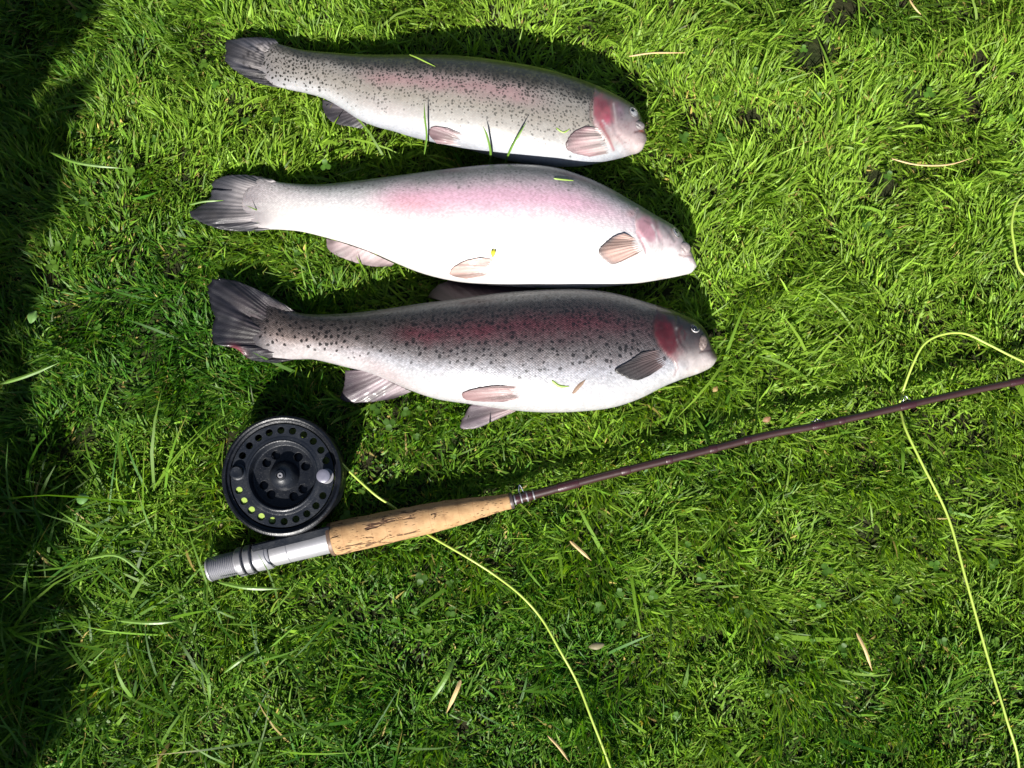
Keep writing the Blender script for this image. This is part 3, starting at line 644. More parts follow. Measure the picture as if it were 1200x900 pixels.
# ------------------------------------------------------------------ fly reel
RZ = .053                                   # height of the rim
RC = at(329.5, 557, RZ); u = scale_at(329, 556, RZ)
reel = thing('fly_reel', 'black round fly reel with perforated spool, clamped to the rod handle', 'fishing reel', (RC[0], RC[1], .010))
RB = RZ-.010                                # rim height above the reel's back
bm = bmesh.new()
lathe(bm, [(61.0*u, 0.0), (64.5*u, 0.0), (66.2*u, .002), (66.2*u, .008), (65.4*u, .010), (65.6*u, RB-.012), (69.6*u, RB-.0090), (71.0*u, RB-.0075), (71.0*u, RB-.003), (69.8*u, RB-.0008), (67.5*u, RB), (65.8*u, RB-.0006), (64.6*u, RB-.0030), (62.2*u, RB-.0036), (61.2*u, RB-.0060), (61.0*u, 0.0)], 120)
bobj('frame', bm, M_black, reel, auto=R(35))
bm = bmesh.new(); lathe(bm, [(0, .0012), (61.2*u, .0012), (61.2*u, .004), (0, .004)], 80); bobj('back_plate', bm, M_black, reel, auto=R(35))
slots = [R(94-15*i) for i in range(24)]; skip = {6, 7, 18, 19}
SZ = RB-.0040
bm = bmesh.new(); perforated(bm, 46.5*u, 60.6*u, slots, [a for i, a in enumerate(slots) if i not in skip], 53.6*u, 4.1*u, SZ-.0018, SZ)
lathe(bm, [(60.6*u, SZ-.0018), (60.6*u, SZ)], 96); 
lathe(bm, [(46.5*u, SZ), (45.2*u, SZ+.0003), (42.6*u, SZ+.0003), (41.0*u, SZ+.0010), (39.8*u, SZ+.0007), (39.0*u, SZ-.0010), (37.5*u, SZ-.0062), (36.5*u, SZ-.0070), (35.6*u, SZ-.0072)], 120)
spool = bobj('spool', bm, M_dark, reel, auto=R(30))
bm = bmesh.new(); ds = [R(25+30*i) for i in range(12)]
perforated(bm, 17*u, 35.8*u, ds, [a for i, a in enumerate(ds) if i % 3 != 2], 27*u, 5.2*u, SZ-.0092, SZ-.0074)
bobj('spool_dish', bm, M_black, spool, auto=R(30))
bm = bmesh.new()
lathe(bm, [(18*u, SZ-.0080), (17.6*u, SZ-.0060), (16.6*u, SZ-.0035), (15.6*u, SZ-.0015), (14.2*u, SZ+.0012), (12*u, SZ+.0034), (9*u, SZ+.0052), (6.4*u, SZ+.0062), (5.8*u, SZ+.0074), (4.4*u, SZ+.0076), (4.0*u, SZ+.0060), (0, SZ+.0058)], 72)
hub = bobj('hub', bm, M_dark, spool, auto=R(40))
bm = bmesh.new(); lathe(bm, [(3.4*u, SZ+.0055), (3.4*u, SZ+.0072), (2.8*u, SZ+.0078), (1.4*u, SZ+.0078), (1.2*u, SZ+.0066), (0, SZ+.0066)], 24)
bobj('centre_screw', bm, M_metal_d, reel, auto=R(30))
# drag ring detail: two raised bosses beside the hub
for a in (R(100), R(-20)):
    bm = bmesh.new(); lathe(bm, [(2.0*u, SZ-.0014), (2.0*u, SZ+.0024), (1.3*u, SZ+.0028), (0, SZ+.0028)], 18)
    b = bobj('rivet', bm, M_dark, reel, auto=R(30)); b.location = (11.5*u*math.cos(a), 11.5*u*math.sin(a), 0)
bm = bmesh.new()                                             # line wound on the spool, turn beside turn
prof = [(16*u, .006)]
nt_ = 26
for i in range(nt_*4+1):
    z_ = .006+(SZ-.0035-.006)*i/(nt_*4); prof.append(((57.5+1.4*math.sin(i/nt_*1.3))*u+.0006*abs(math.sin(i*math.pi/4)), z_))
# top of the coil: grooved like lying turns
for i in range(1, 20): prof.append((57.5*u-(57.5-41)*u*i/20, SZ-.0032+.0005*abs(math.sin(i*math.pi/2.0))))
prof.append((40*u, SZ-.0036)); prof.append((39.5*u, .006)); prof.append((16*u, .0055)); lathe(bm, prof, 96)
for v_ in bm.verts:      # the line is piled up on one side of the drum and sits deep on the other
    if v_.co.z > .008:
        a_ = math.atan2(v_.co.y, v_.co.x); dd = abs((a_-R(-140)+math.pi) % (2*math.pi)-math.pi)
        d2_ = abs((a_-R(25)+math.pi) % (2*math.pi)-math.pi)
        k_ = max(math.exp(-(dd/R(52))**6), .35*math.exp(-(d2_/R(30))**2)); v_.co.z -= (1-k_)*.013*(v_.co.z-.008)/(SZ-.0035-.008)
    if v_.co.z > SZ-.006: v_.co.z += .0012
bobj('wound_line', bm, M_backing, reel)
bm = bmesh.new(); lathe(bm, [(0, SZ-.0135), (38.5*u, SZ-.0135), (38.5*u, SZ-.0125), (0, SZ-.0125)], 64); bobj('drum', bm, M_black, spool, auto=R(30))
def knob(name, ang, rad, h, m, prof):
    bm = bmesh.new(); lathe(bm, prof, 36); o = bobj(name, bm, m, reel, auto=R(40)); o.location = (rad*math.cos(ang), rad*math.sin(ang), h); return o
hk = knob('handle', R(-1), 52*u, SZ, M_knob, [(7.6*u, 0), (7.6*u, .001), (6.2*u, .0016), (6.6*u, .006), (7.4*u, .0105), (8.0*u, .0125), (7.8*u, .0136), (6.6*u, .0142), (3*u, .0144), (0, .0144)])
bm = bmesh.new(); lathe(bm, [(8.8*u, 0), (8.8*u, .0012), (8.2*u, .0016), (0, .0016)], 32); hb = bobj('handle_base', bm, M_metal_d, hk, auto=R(40))
cw = knob('counterweight', R(176), 52.5*u, SZ, M_dark, [(9.5*u, 0), (9.5*u, .0010), (8.6*u, .0016), (7.6*u, .0018), (7.2*u, .0048), (6.2*u, .0056), (2.4*u, .0052), (0, .0050)])
cw['label'] = 'dark round counterweight opposite the handle'
# ---- rod axis (seat, grip, blank)
AX = [(245, 667.5, 20.0), (388, 632.5, 21.5), (600, 587, 25.5)]
pA, pB, pC = at(245, 667.5, .0200), at(389, 632, .0225), at(600, 586.5, .0275)
# foot of the reel: stem + plate lying on the seat
def dirto(a, b): d = b-a; return d/np.linalg.norm(d)
d1 = dirto(pA, pB); n1 = np.array([-d1[1], d1[0], 0]); n1 /= np.linalg.norm(n1)
s_ = scale_at(320, 640, .022); seatL = np.linalg.norm(pB-pA)
def oriented(bm, prof_boxes, org, d, n):
    for (a0, a1, b0, b1, z0, z1) in prof_boxes:
        vs = [bm.verts.new(tuple(org+d*a+n*b+np.array([0, 0, z]))) for a in (a0, a1) for b in (b0, b1) for z in (z0, z1)]
        for f in ((0, 1, 3, 2), (4, 6, 7, 5), (0, 4, 5, 1), (2, 3, 7, 6), (0, 2, 6, 4), (1, 5, 7, 3)): bm.faces.new([vs[i] for i in f])
bm = bmesh.new()
mid_ = pA+d1*(105*s_)
oriented(bm, [(-.015, .020, 11*s_, 26*s_, -.006, .006), (-.036, .036, 6*s_, 15.8*s_, -.0085, .0118), (.036, .046, 9.5*s_, 13*s_, -.006, .006)], mid_, d1, n1)
bmesh.ops.bevel(bm, geom=bm.edges[:], offset=.0012, segments=2, affect='EDGES')
bf = bobj('reel_foot', bm, M_dark, reel, auto=R(40)); bf.location = -reel.location
for ch in reel.children:
    pass

# ------------------------------------------------------------------ fly rod
rod = thing('fly_rod', 'fly rod with cork handle, silver reel seat and dark maroon shaft', 'fishing rod', (float(pA[0]), float(pA[1]), 0))
def along(bm, org, d, prof, seg=40):
    """profile (distance, radius) turned round the axis d from org"""
    q = Vector(d).to_track_quat('Z', 'Y').to_matrix(); rings = []
    for h_, r_ in prof:
        if r_ < 1e-6: rings.append([bm.verts.new(Vector(org)+q @ Vector((0, 0, h_)))])
        else: rings.append([bm.verts.new(Vector(org)+q @ Vector((r_*math.cos(2*math.pi*i/seg), r_*math.sin(2*math.pi*i/seg), h_))) for i in range(seg)])
    for a, b in zip(rings[:-1], rings[1:]):
        for i in range(seg):
            j = (i+1) % seg
            if len(a) == 1: bm.faces.new((a[0], b[i], b[j]))
            elif len(b) == 1: bm.faces.new((a[i], a[j], b[0]))
            else: bm.faces.new((a[i], a[j], b[j], b[i]))
def aobj(name, prof, m, parent=rod, org=pA, d=d1, seg=40, auto=R(35)):
    bm = bmesh.new(); along(bm, org, d, prof, seg); return bobj(name, bm, m, parent, auto=auto)
P = s_
thr = [(0, 0), (0, 13.4*P), (1.2*P, 14.2*P), (2.6*P, 14.2*P)]
for i in range(15): thr += [((3+i*2.15)*P, 12.6*P), ((4+i*2.15)*P, 13.9*P)]
thr += [(40*P, 12.6*P), (56*P, 12.6*P)]
seat = aobj('reel_seat', thr+[(56*P, 11.5*P), (150*P, 11.5*P)], M_metal)
aobj('thread', [(35*P, 13.0*P), (36*P, 13.7*P), (37*P, 13.0*P)], M_metal, seat)
def ring(name, a, b, r, m, par, knurl=False):
    pr = [(a*P, (r-3)*P), (a*P, (r-.9)*P), ((a+.9)*P, r*P), ((b-.9)*P, r*P), (b*P, (r-.9)*P), (b*P, (r-3)*P)]
    return aobj(name, pr, m, par)
lr1 = ring('locking_ring', 36, 43.5, 17.2, M_metal_d, rod); lr2 = ring('locking_ring', 46, 54, 17.2, M_metal_d, rod)
aobj('hood', [(57*P, 12*P), (57*P, 15.4*P), (58*P, 16.4*P), (74*P, 16.6*P), (75.5*P, 15.6*P), (75.5*P, 12*P)], M_metal)
aobj('barrel', [(76*P, 12*P), (76*P, 14.2*P), (77*P, 14.6*P), (96.4*P, 14.7*P), (97*P, 14.2*P), (97.6*P, 14.7*P), (145*P, 15.4*P), (148*P, 15.4*P), (149*P, 12*P)], M_metal)
d2 = dirto(pB, pC); gl = np.linalg.norm(pC-pB); G = scale_at(480, 610, .025)
gp = [(0, 12), (.3, 17.8), (2, 19.0), (10, 19.6), (30, 19.3), (60, 18.6), (90, 18.2), (115, 17.6), (140, 16.4), (165, 14.0), (185, 11.6), (200, 9.9), (212, 9.3), (217, 9.0), (217.5, 5)]
gx = np.linspace(0, 217.5, 110); gr = np.interp(gx, [p[0] for p in gp], [p[1] for p in gp])
bm = bmesh.new(); along(bm, np.zeros(3), (1, 0, 0), [(float(a)*G*gl/(217.5*G), float(r)*G) for a, r in zip(gx, gr)], 72)
for vtx in bm.verts:
    n_ = (float(noise(vtx.co.x+vtx.co.y*.5, vtx.co.z+vtx.co.y, .006, 70))-.5)*.0007
    rr = math.hypot(vtx.co.y, vtx.co.z)
    if rr > 1e-5: vtx.co.y *= (1+n_/rr); vtx.co.z *= (1+n_/rr)
grip = bobj('cork_grip', bm, M_cork, rod)
qg = Vector(d2).to_track_quat('X', 'Z'); grip.rotation_euler = qg.to_euler(); grip.location = Vector(pB)-rod.location
# collar rings at both ends of the cork
aobj('butt_collar', [(-2*G, 10*G), (-2*G, 18.6*G), (-1*G, 19.4*G), (2.6*G, 19.6*G), (3*G, 10*G)], simple('collar_brown', (.12, .075, .055), .5, .1, .4, .4, 300, .0002), rod, pB, d2)
aobj('end_collar', [(gl-2.2*G, 5*G), (gl-2.2*G, 9.6*G), (gl-1*G, 9.9*G), (gl+1.6*G, 9.4*G), (gl+2*G, 5*G)], simple('collar_dark', (.06, .045, .045), .45, .2, .5, .3, 300), rod, pB, d2)
# shaft
bl = [(588, 589.3, 28.0), (601, 586, 28.0), (650, 573, 28.5), (700, 559.5, 29), (760, 544.5, 29.5), (835, 526, 30), (900, 509.5, 31), (958, 498.5, 32), (1020, 485, 33), (1063, 475, 33.5), (1120, 462, 34), (1200, 445.5, 35), (1290, 428, 36)]
BP = np.array([at(x, y, z/1000) for x, y, z in bl]); e = dirto(BP[-2], BP[-1])
BP = np.concatenate([BP, [BP[-1]+e*.35+[0, 0, -.002], BP[-1]+e*.8+[0, -.004, -.006], BP[-1]+e*1.3+[0, -.012, -.012]]])
path = spline(BP, 420); L = np.concatenate([[0], np.cumsum(np.linalg.norm(np.diff(path, axis=0), axis=1))])
rad = np.interp(L, [0, .10, .5, .9, 1.9], [.0043, .0037, .0031, .0026, .0012])
obj('shaft', tube_mesh(path, rad, 20), M_blank, rod)
def near(px): X, Y = proj(path); return int(np.argmin(np.abs(X-px)))
def winding(px, wpx, extra, m, name='winding'):
    i = near(px); c = path[i]; d = dirto(path[i-1], path[i+1]); r = rad[i]; W = wpx*P
    return aobj(name, [(-W/2, r*.9), (-W/2+.0004, r+extra*.6), (-W/2+.0012, r+extra), (W/2-.0012, r+extra), (W/2-.0004, r+extra*.6), (W/2, r*.9)], m, rod, c, d, 24)
for px, wd in ((606, 8), (620, 9), (665, 26), (733, 12), (782, 9), (835, 10), (875, 9), (958, 16), (985, 8), (1063, 20), (1190, 18)): winding(px, wd, .0005, M_thread)
for px in (604, 611, 618, 625): winding(px, 1.6, .0007, M_metal_d, 'trim_band')
def guide(px, h, name, wdt=7):
    i = near(px); c = path[i]; d = dirto(path[i-1], path[i+1]); n = np.cross([0, 0, 1], d); n /= np.linalg.norm(n); W = wdt*P
    up = np.array([0, 0, 1.])
    pts = [c-d*W+n*.004, c-d*W*.55+n*.0045, c-d*W*.35+n*h*.75+up*.001, c+n*h+up*.0015, c+d*W*.35+n*h*.75+up*.001, c+d*W*.55+n*.0045, c+d*W+n*.004]
    return obj(name, tube_mesh(spline(pts, 30), .00055, 8), M_silver, rod)
guide(613, .0115, 'hook_keeper', 5); guide(958, .006, 'line_guide', 6); guide(1063, .0085, 'line_guide', 6)
# the rest of the parts were modelled at world positions
for ch in rod.children:
    if ch.name.startswith('cork_grip'): continue
    ch.location = Vector(ch.location)-rod.location

# ------------------------------------------------------------------ fly line
lp = [(384, 522, 30), (398, 541, 33), (414, 556, 34), (440, 580, 33), (460, 594, 18), (478, 608, 5), (495, 622, 16), (512, 633, 33), (548, 653, 36), (580, 674, 33), (610, 698, 35), (636, 726, 33), (656, 762, 36), (676, 800, 33), (695, 845, 35), (716, 902, 33),
      (740, 980, 28), (800, 1060, 28), (950, 1120, 28), (1120, 1090, 28), (1190, 990, 30), (1194, 900, 34), (1178, 840, 37), (1158, 770, 35), (1132, 680, 37), (1110, 605, 36), (1082, 545, 38), (1062, 505, 36), (1056, 487, 24), (1055, 474, 20), (1059, 455, 38), (1070, 425, 46), (1084, 403, 49), (1104, 392, 50), (1130, 391, 50), (1160, 404, 50), (1200, 424, 48),
      (1270, 450, 40), (1330, 430, 34), (1330, 380, 32), (1260, 345, 34), (1201, 322, 38), (1188, 285, 40), (1186, 255, 40), (1200, 229, 38), (1240, 215, 30), (1300, 230, 26)]
LP = np.array([at(x+.8*math.sin(i*2.1), y, (z-7*(z > 25))/1000) for i, (x, y, z) in enumerate(lp)])
fl = obj('fly_line', tube_mesh(spline(LP, 900), .0011, 10), M_line)
tag(fl, 'thin yellow green fly line curving from the reel across the grass', 'fishing line')

# ------------------------------------------------------------------ grass
# how tall the grass may stand at each spot (things press it down)
gx_ = np.arange(-60, 1280, 3.0); gy_ = np.arange(-60, 980, 3.0); GX, GY = np.meshgrid(gx_, gy_)
HM = np.full(GX.shape, 1.0)
def inpoly(x, y, poly):
    p = np.array(poly); c = np.zeros(x.shape, bool); j = len(p)-1
    for i in range(len(p)):
        k = (p[i, 1] > y) != (p[j, 1] > y)
        with np.errstate(divide='ignore', invalid='ignore'): xi = (p[j, 0]-p[i, 0])*(y-p[i, 1])/(p[j, 1]-p[i, 1]+1e-12)+p[i, 0]
        c ^= k & (x < xi); j = i
    return c
GP = at(GX, GY, .0); GPx, GPy = GX, GY
for poly, h in FOOT:
    q = np.array(poly)[::6]; HM[inpoly(GX, GY, q)] = h
for poly in ([(264, 48), (318, 46), (330, 100), (296, 93), (264, 72)], [(249, 210), (325, 212), (322, 266), (262, 266), (230, 250)], [(250, 332), (348, 368), (350, 420), (292, 416), (254, 400)],
             [(384, 281), (400, 300), (460, 310)], [(404, 434), (404, 468), (470, 464)], [(545, 472), (545, 500), (600, 482)], [(382, 112), (398, 138), (430, 144)]):
    HM[inpoly(GX, GY, np.array(poly, float))] = .010
HM[np.hypot(GX-331, GY-554) < 70] = .006
HM[polydist(GX, GY, [(250, 665), (388, 631), (500, 608), (596, 586)]) < 15] = .010
HM[polydist(GX, GY, [(x, y) for x, y, z in bl[1:]]) < 8] = .022
def hmax(px, py):
    i = np.clip(((py+60)/3).round().astype(int), 0, HM.shape[0]-1); j = np.clip(((px+60)/3).round().astype(int), 0, HM.shape[1]-1)
    h = HM[i, j]; return np.where((px < -60) | (px > 1276) | (py < -60) | (py > 976), 1.0, h)
def blades(n, X, Y, length, width, lean0, lean1, az_jit, palette, seed, K=4, az=None):
    r = np.random.default_rng(seed)
    px, py = proj(np.stack([X, Y, np.zeros_like(X)], -1)); hm = hmax(px, py)
    fld = fbm(X, Y, .16, 60)*2+noise(X, Y, .05, 64)*.9
    if az is None: az = R(20)+fld*2*np.pi*.9+r.normal(0, az_jit, n)
    tuft = (.62+.75*fbm(X, Y, .09, 66))*(.60+.78*sm(.25, .75, fbm(X, Y, .026, 140)))
    ln = length*tuft*r.lognormal(0, .26, n)
    tx, ty = proj(np.stack([X+np.cos(az)*ln*.8, Y+np.sin(az)*ln*.8, np.full(n, .02)], -1))
    flip = (hmax(tx, ty) < .5) & (hm > .5) & (r.random(n) < .72); az = np.where(flip, az+np.pi, az)
    a0 = np.radians(r.uniform(*lean0, n)); a1 = np.radians(r.uniform(*lean1, n))
    ht = ln*np.cos((a0+a1)/2).clip(.2, 1)
    squash = np.clip(hm/ht, 0, 1); ln = ln*np.where(squash < 1, .35+.2*squash, 1); a0 = np.where(squash < 1, R(84), a0); a1 = np.where(squash < 1, R(92), a1)
    wd = width*r.lognormal(0, .28, n)/2; isdry = r.random(n) < (.03+.09*sm(.5, .8, fbm(X, Y, .11, 83))); ln = np.where(isdry, ln*.62, ln)
    tw = r.normal(0, .5, n); daz = r.normal(0, .35, n)
    t = np.linspace(0, 1, K+1); prof = np.array([.75, 1.0, .9, .62, 0.0]) if K == 4 else np.interp(t, [0, .25, .5, .8, 1], [.75, 1, .9, .6, 0])
    P = np.stack([X, Y, np.full(n, -.001)], -1); V = []
    for k in range(K+1):
        a = a0+(a1-a0)*t[k]; z_az = az+daz*t[k]
        d = np.stack([np.sin(a)*np.cos(z_az), np.sin(a)*np.sin(z_az), np.cos(a)], -1)
        if k: P = P+d*(ln/K)[:, None]
        s = np.stack([-np.sin(z_az), np.cos(z_az), np.zeros(n)], -1); nn = np.cross(s, d)
        s = s*np.cos(tw)[:, None]+nn*np.sin(tw)[:, None]
        if k < K: V.append(P+s*(wd*prof[k])[:, None]); V.append(P-s*(wd*prof[k])[:, None])
        else: V.append(P)
    V = np.stack(V, 1); m = 2*K+1; V[..., 2] = np.maximum(V[..., 2], .0015 if True else 0)
    base = (np.arange(n)*m)[:, None]
    F4 = np.concatenate([base+np.array([[2*k, 2*k+1, 2*k+3, 2*k+2]]) for k in range(K-1)]); F3 = base+np.array([[2*K-2, 2*K-1, 2*K]])
    # blade colour: drifting mixture of greens, paler towards upper right to paint in glare
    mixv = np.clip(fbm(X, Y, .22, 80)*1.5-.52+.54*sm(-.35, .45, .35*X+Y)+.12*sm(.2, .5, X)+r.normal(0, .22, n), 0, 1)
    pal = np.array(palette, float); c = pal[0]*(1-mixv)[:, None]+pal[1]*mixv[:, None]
    dry = isdry; c[dry] = pal[2]*r.uniform(.6, 1.15, (dry.sum(), 1))
    c *= r.lognormal(0, .26, n)[:, None]
    cc = np.repeat(c[:, None], m, 1)
    tip = r.random(n) < .10; cc[tip, -1] = pal[2]
    cc[:, :2] = cc[:, :2]*.75+np.array([.05, .06, .025])*.25        # paler sheath at the root
    return V.reshape(-1, 3), F3, F4, np.clip(cc.reshape(-1, 3), .003, .8)
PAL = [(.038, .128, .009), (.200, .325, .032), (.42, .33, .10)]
sets = []
BARE = [(*at(950, 60, 0)[:2], .028), (*at(992, 128, 0)[:2], .018), (*at(1030, 218, 0)[:2], .024), (*at(985, 12, 0)[:2], .022), (*at(1150, 75, 0)[:2], .014), (*at(880, 140, 0)[:2], .012), (*at(60, 330, 0)[:2], .012), (*at(1010, 620, 0)[:2], .014), (*at(905, 650, 0)[:2], .014), (*at(330, 790, 0)[:2], .016)]
def scatter(n, x0, x1, y0, y1, seed, clump=True):
    r = np.random.default_rng(seed); X = r.uniform(x0, x1, n*3); Y = r.uniform(y0, y1, n*3)
    bare = sum(np.exp(-(((X-b_[0])**2+(Y-b_[1])**2)/b_[2]**2)) for b_ in BARE)*(.5+fbm(X, Y, .02, 92))
    if clump: k = r.random(n*3) < (.30+.9*sm(.2, .7, fbm(X, Y, .020, 90)))*np.clip(1-1.15*bare, 0, 1); X, Y = X[k][:n], Y[k][:n]
    else: X, Y = X[:n], Y[:n]
    return X, Y
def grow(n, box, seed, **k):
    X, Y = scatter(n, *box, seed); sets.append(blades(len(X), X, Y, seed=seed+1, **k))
core = (-.60, .60, -.50, .52)
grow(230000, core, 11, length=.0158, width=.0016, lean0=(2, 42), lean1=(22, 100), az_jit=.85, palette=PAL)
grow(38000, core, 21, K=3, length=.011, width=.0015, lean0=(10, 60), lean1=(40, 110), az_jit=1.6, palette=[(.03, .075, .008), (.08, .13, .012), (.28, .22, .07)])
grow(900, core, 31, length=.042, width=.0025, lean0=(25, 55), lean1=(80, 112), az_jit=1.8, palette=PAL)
# longer grass towards the lower left corner of the patch
X, Y = scatter(5200, -.60, -.06, -.48, -.10, 41); k = rng.random(len(X)) < sm(-.05, -.50, X+.4*Y+.1) if False else rng.random(len(X)) < np.clip((-.12-X)*2.6, 0, 1)
X, Y = X[k], Y[k]; qx, qy = proj(np.stack([X, Y, 0*X], -1)); k = (np.hypot(qx-331, qy-554) > 125) & (polydist(qx, qy, [(250, 665), (388, 631), (600, 586)]) > 42) & (qy > 480)
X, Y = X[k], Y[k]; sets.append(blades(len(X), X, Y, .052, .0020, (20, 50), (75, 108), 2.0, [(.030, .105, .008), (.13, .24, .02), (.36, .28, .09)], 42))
# the lawn beyond the frame
off = 0; VV, A3, A4, CC = [], [], [], []
for V, f3_, f4_, c in sets:
    VV.append(V); A3.append(f3_+off); A4.append(f4_+off); CC.append(c); off += len(V)
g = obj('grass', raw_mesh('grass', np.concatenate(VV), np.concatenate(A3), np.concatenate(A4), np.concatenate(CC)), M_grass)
tag(g, 'short mown green lawn grass all around the fish and rod', 'grass', kind='stuff')

# one patch of the same lawn, laid again and again beyond the frame
r_ = np.random.default_rng(51); PX0, PY0 = 6.0, 6.0
X = r_.uniform(PX0, PX0+.6, 34000); Y = r_.uniform(PY0, PY0+.51, 34000)
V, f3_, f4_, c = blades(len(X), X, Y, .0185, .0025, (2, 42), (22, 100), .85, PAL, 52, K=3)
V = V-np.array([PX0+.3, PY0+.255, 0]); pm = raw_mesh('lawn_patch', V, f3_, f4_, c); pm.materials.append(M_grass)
for i in range(-2, 5):
    for j in range(-2, 5):
        if i in (0, 1) and j in (0, 1): continue
        o = bpy.data.objects.new('lawn_patch', pm); C.objects.link(o); o.parent = g; o['kind'] = 'stuff'
        o.location = (-.6+.6*i+.3, -.5+.51*j+.255, 0); o.rotation_euler = (0, 0, math.pi*((i*3+j*5) % 2))

# clover and broad weeds between the blades
def leaf_disc(c, rad_, az, tilt, n=9, cleft=.25):
    pts = []
    for i in range(n):
        a = 2*math.pi*i/n; rr = rad_*(1-cleft*math.exp(-((a-0)/.45)**2)-cleft*math.exp(-((a-2*math.pi)/.45)**2))
        pts.append((rr*math.cos(a), rr*math.sin(a)*.86, .12*rad_*math.cos(2*a)))
    M = Matrix.Rotation(az, 3, 'Z') @ Matrix.Rotation(tilt, 3, 'Y')
    return [np.array(M @ Vector((p[0]+rad_*.95, p[1], p[2])))+c for p in pts]
V, F3, CCc = [], [], []
cr = random.Random(5); n_cl = 0
while n_cl < 200:
    x, y = cr.uniform(-.6, .6), cr.uniform(-.5, .52)
    if float(fbm(np.array(x), np.array(y), .12, 95)) < cr.uniform(.40, .62): continue
    px, py = proj(np.array([x, y, 0.]))
    if hmax(np.array([px]), np.array([py]))[0] < .5: n_cl += 0; continue
    n_cl += 1; z = cr.uniform(.010, .024); r0 = cr.uniform(.0016, .0036); a0 = cr.uniform(0, 6.28); g_ = cr.uniform(.7, 1.2)
    col = np.array([.06, .14, .016])*g_ if cr.random() < .7 else np.array([.09, .18, .02])*g_
    for q in range(3):
        ring_ = leaf_disc(np.array([x, y, z]), r0, a0+q*2.094+cr.uniform(-.2, .2), cr.uniform(-.5, .35)); b = len(V)
        cen = np.mean(ring_, 0)-np.array([0, 0, .0004]); V += ring_+[cen]; CCc += [col]*9+[col*1.25]
        F3 += [[b+i, b+(i+1) % 9, b+9] for i in range(9)]
    b = len(V); V += [np.array([x-.0003, y, 0]), np.array([x+.0003, y, 0]), np.array([x, y, z])]; CCc += [col]*3; F3.append([b, b+1, b+2])
cl = obj('clover', raw_mesh('clover', np.array(V), F3, None, np.array(CCc)), M_grass)
tag(cl, 'tiny round clover leaves scattered among the grass blades', 'clover', kind='stuff')

# ------------------------------------------------------------------ loose bits lying on grass and fish
M_straw = simple('dry_straw', (.50, .36, .17), .6, 0, .3, .25, 200); M_bit = simple('cut_green', (.22, .34, .05), .5, 0, .4, .2, 200)
def strip(name, pts, wpx, m, label, cat, thick=.0004, group=None):
    p = spline([at(x, y, z/1000) for x, y, z in pts], 14); n = len(p); T = np.gradient(p, axis=0); T /= np.linalg.norm(T, axis=1)[:, None]
    s = np.cross(T, [0, 0, 1.]); s /= np.linalg.norm(s, axis=1)[:, None]; t = np.linspace(0, 1, n)
    wv = wpx*P/2*np.clip(np.minimum(t*6+.35, (1-t)*3+.12), 0, 1)
    up = np.array([0, 0, thick]); rings = np.stack([p+s*wv[:, None], p+up*(1+.6), p-s*wv[:, None], p-up], 1)
    idx = np.arange(n*4).reshape(n, 4); F4 = np.stack([idx[:-1], np.roll(idx[:-1], -1, 1), np.roll(idx[1:], -1, 1), idx[1:]], -1).reshape(-1, 4)
    F4 = np.concatenate([F4, idx[:1], idx[-1:, ::-1]])
    return tag(obj(name, raw_mesh(name, rings.reshape(-1, 3), None, F4, smooth=False), m), label, cat, group)
GS = 'dry stalks lying on the lawn'
strip('dry_stalk', [(737, 66, 34), (765, 62, 36), (803, 62, 34)], 2.4, M_straw, 'pale straight dry stalk lying right of the top fish', 'straw', group=GS)
strip('dry_stalk', [(1045, 186, 32), (1075, 193, 34), (1110, 193, 33), (1140, 185, 31)], 2.4, M_straw, 'long curved brown stalk on the grass at upper right', 'straw', group=GS)
strip('dry_stalk', [(668, 634, 32), (680, 645, 34), (693, 657, 31)], 3.6, M_straw, 'short brown dry stalk just below the rod shaft', 'straw', group=GS)
strip('dry_stalk', [(540, 797, 32), (534, 812, 34), (523, 836, 26)], 4.4, M_straw, 'wide tan dry blade at the bottom, left of the fly line', 'straw', group=GS)
strip('dry_stalk', [(1066, 0, 32), (1072, 9, 33), (1079, 17, 31)], 2.6, M_straw, 'yellow dry stalk at the top right edge of the lawn', 'straw', group=GS)
strip('dry_stalk', [(1004, 742, 31), (1014, 762, 34), (1022, 786, 30)], 3.6, M_straw, 'tan dry blade left of the line at lower right', 'straw', group=GS)
strip('dry_stalk', [(642, 862, 31), (655, 876, 33), (668, 894, 30)], 2.6, M_straw, 'thin tan dry stalk at the bottom edge beside the fly line', 'straw', group=GS)
def dry_leaf(px, py, z, wpx, hpx, az, col, label, cat='leaf', name='dry_leaf'):
    bm = bmesh.new(); n = 14; s = P; top_, bot_ = [], []
    for i in range(n):
        t = i/(n-1); w2 = hpx/2*s*math.sin(math.pi*min(.97, max(.03, t)))**.7; x = (t-.5)*wpx*s; c = .0018*math.sin(t*3)
        top_.append([bm.verts.new((x, k*w2, c+.0012*abs(k)+.0003)) for k in (-1, 0, 1)]); bot_.append([bm.verts.new((x, k*w2*.98, c+.0012*abs(k)-.0002)) for k in (-1, 0, 1)])
    for a, b, fl in ((top_, top_, 0), (bot_, bot_, 1)):
        for i in range(n-1):
            for k in range(2): bm.faces.new((a[i][k], a[i+1][k], a[i+1][k+1], a[i][k+1]))
    for i in range(n-1):
        for k in (0, 2): bm.faces.new((top_[i][k], top_[i+1][k], bot_[i+1][k], bot_[i][k]))
    o = bobj(name, bm, simple(name+'_colour', col, .6, 0, .3, .35, 300, .0002)); o.location = at(px, py, z); o.rotation_euler = (cr.uniform(-.2, .2), cr.uniform(-.2, .2), az)
    return tag(o, label, cat)
dry_leaf(898, 491, .028, 10, 7, .5, (.22, .12, .06), 'small curled brown leaf in the grass above the rod shaft')
dry_leaf(699, 757, .027, 18, 8, .15, (.20, .18, .10), 'greyish brown leaf scrap in the grass right of the fly line')
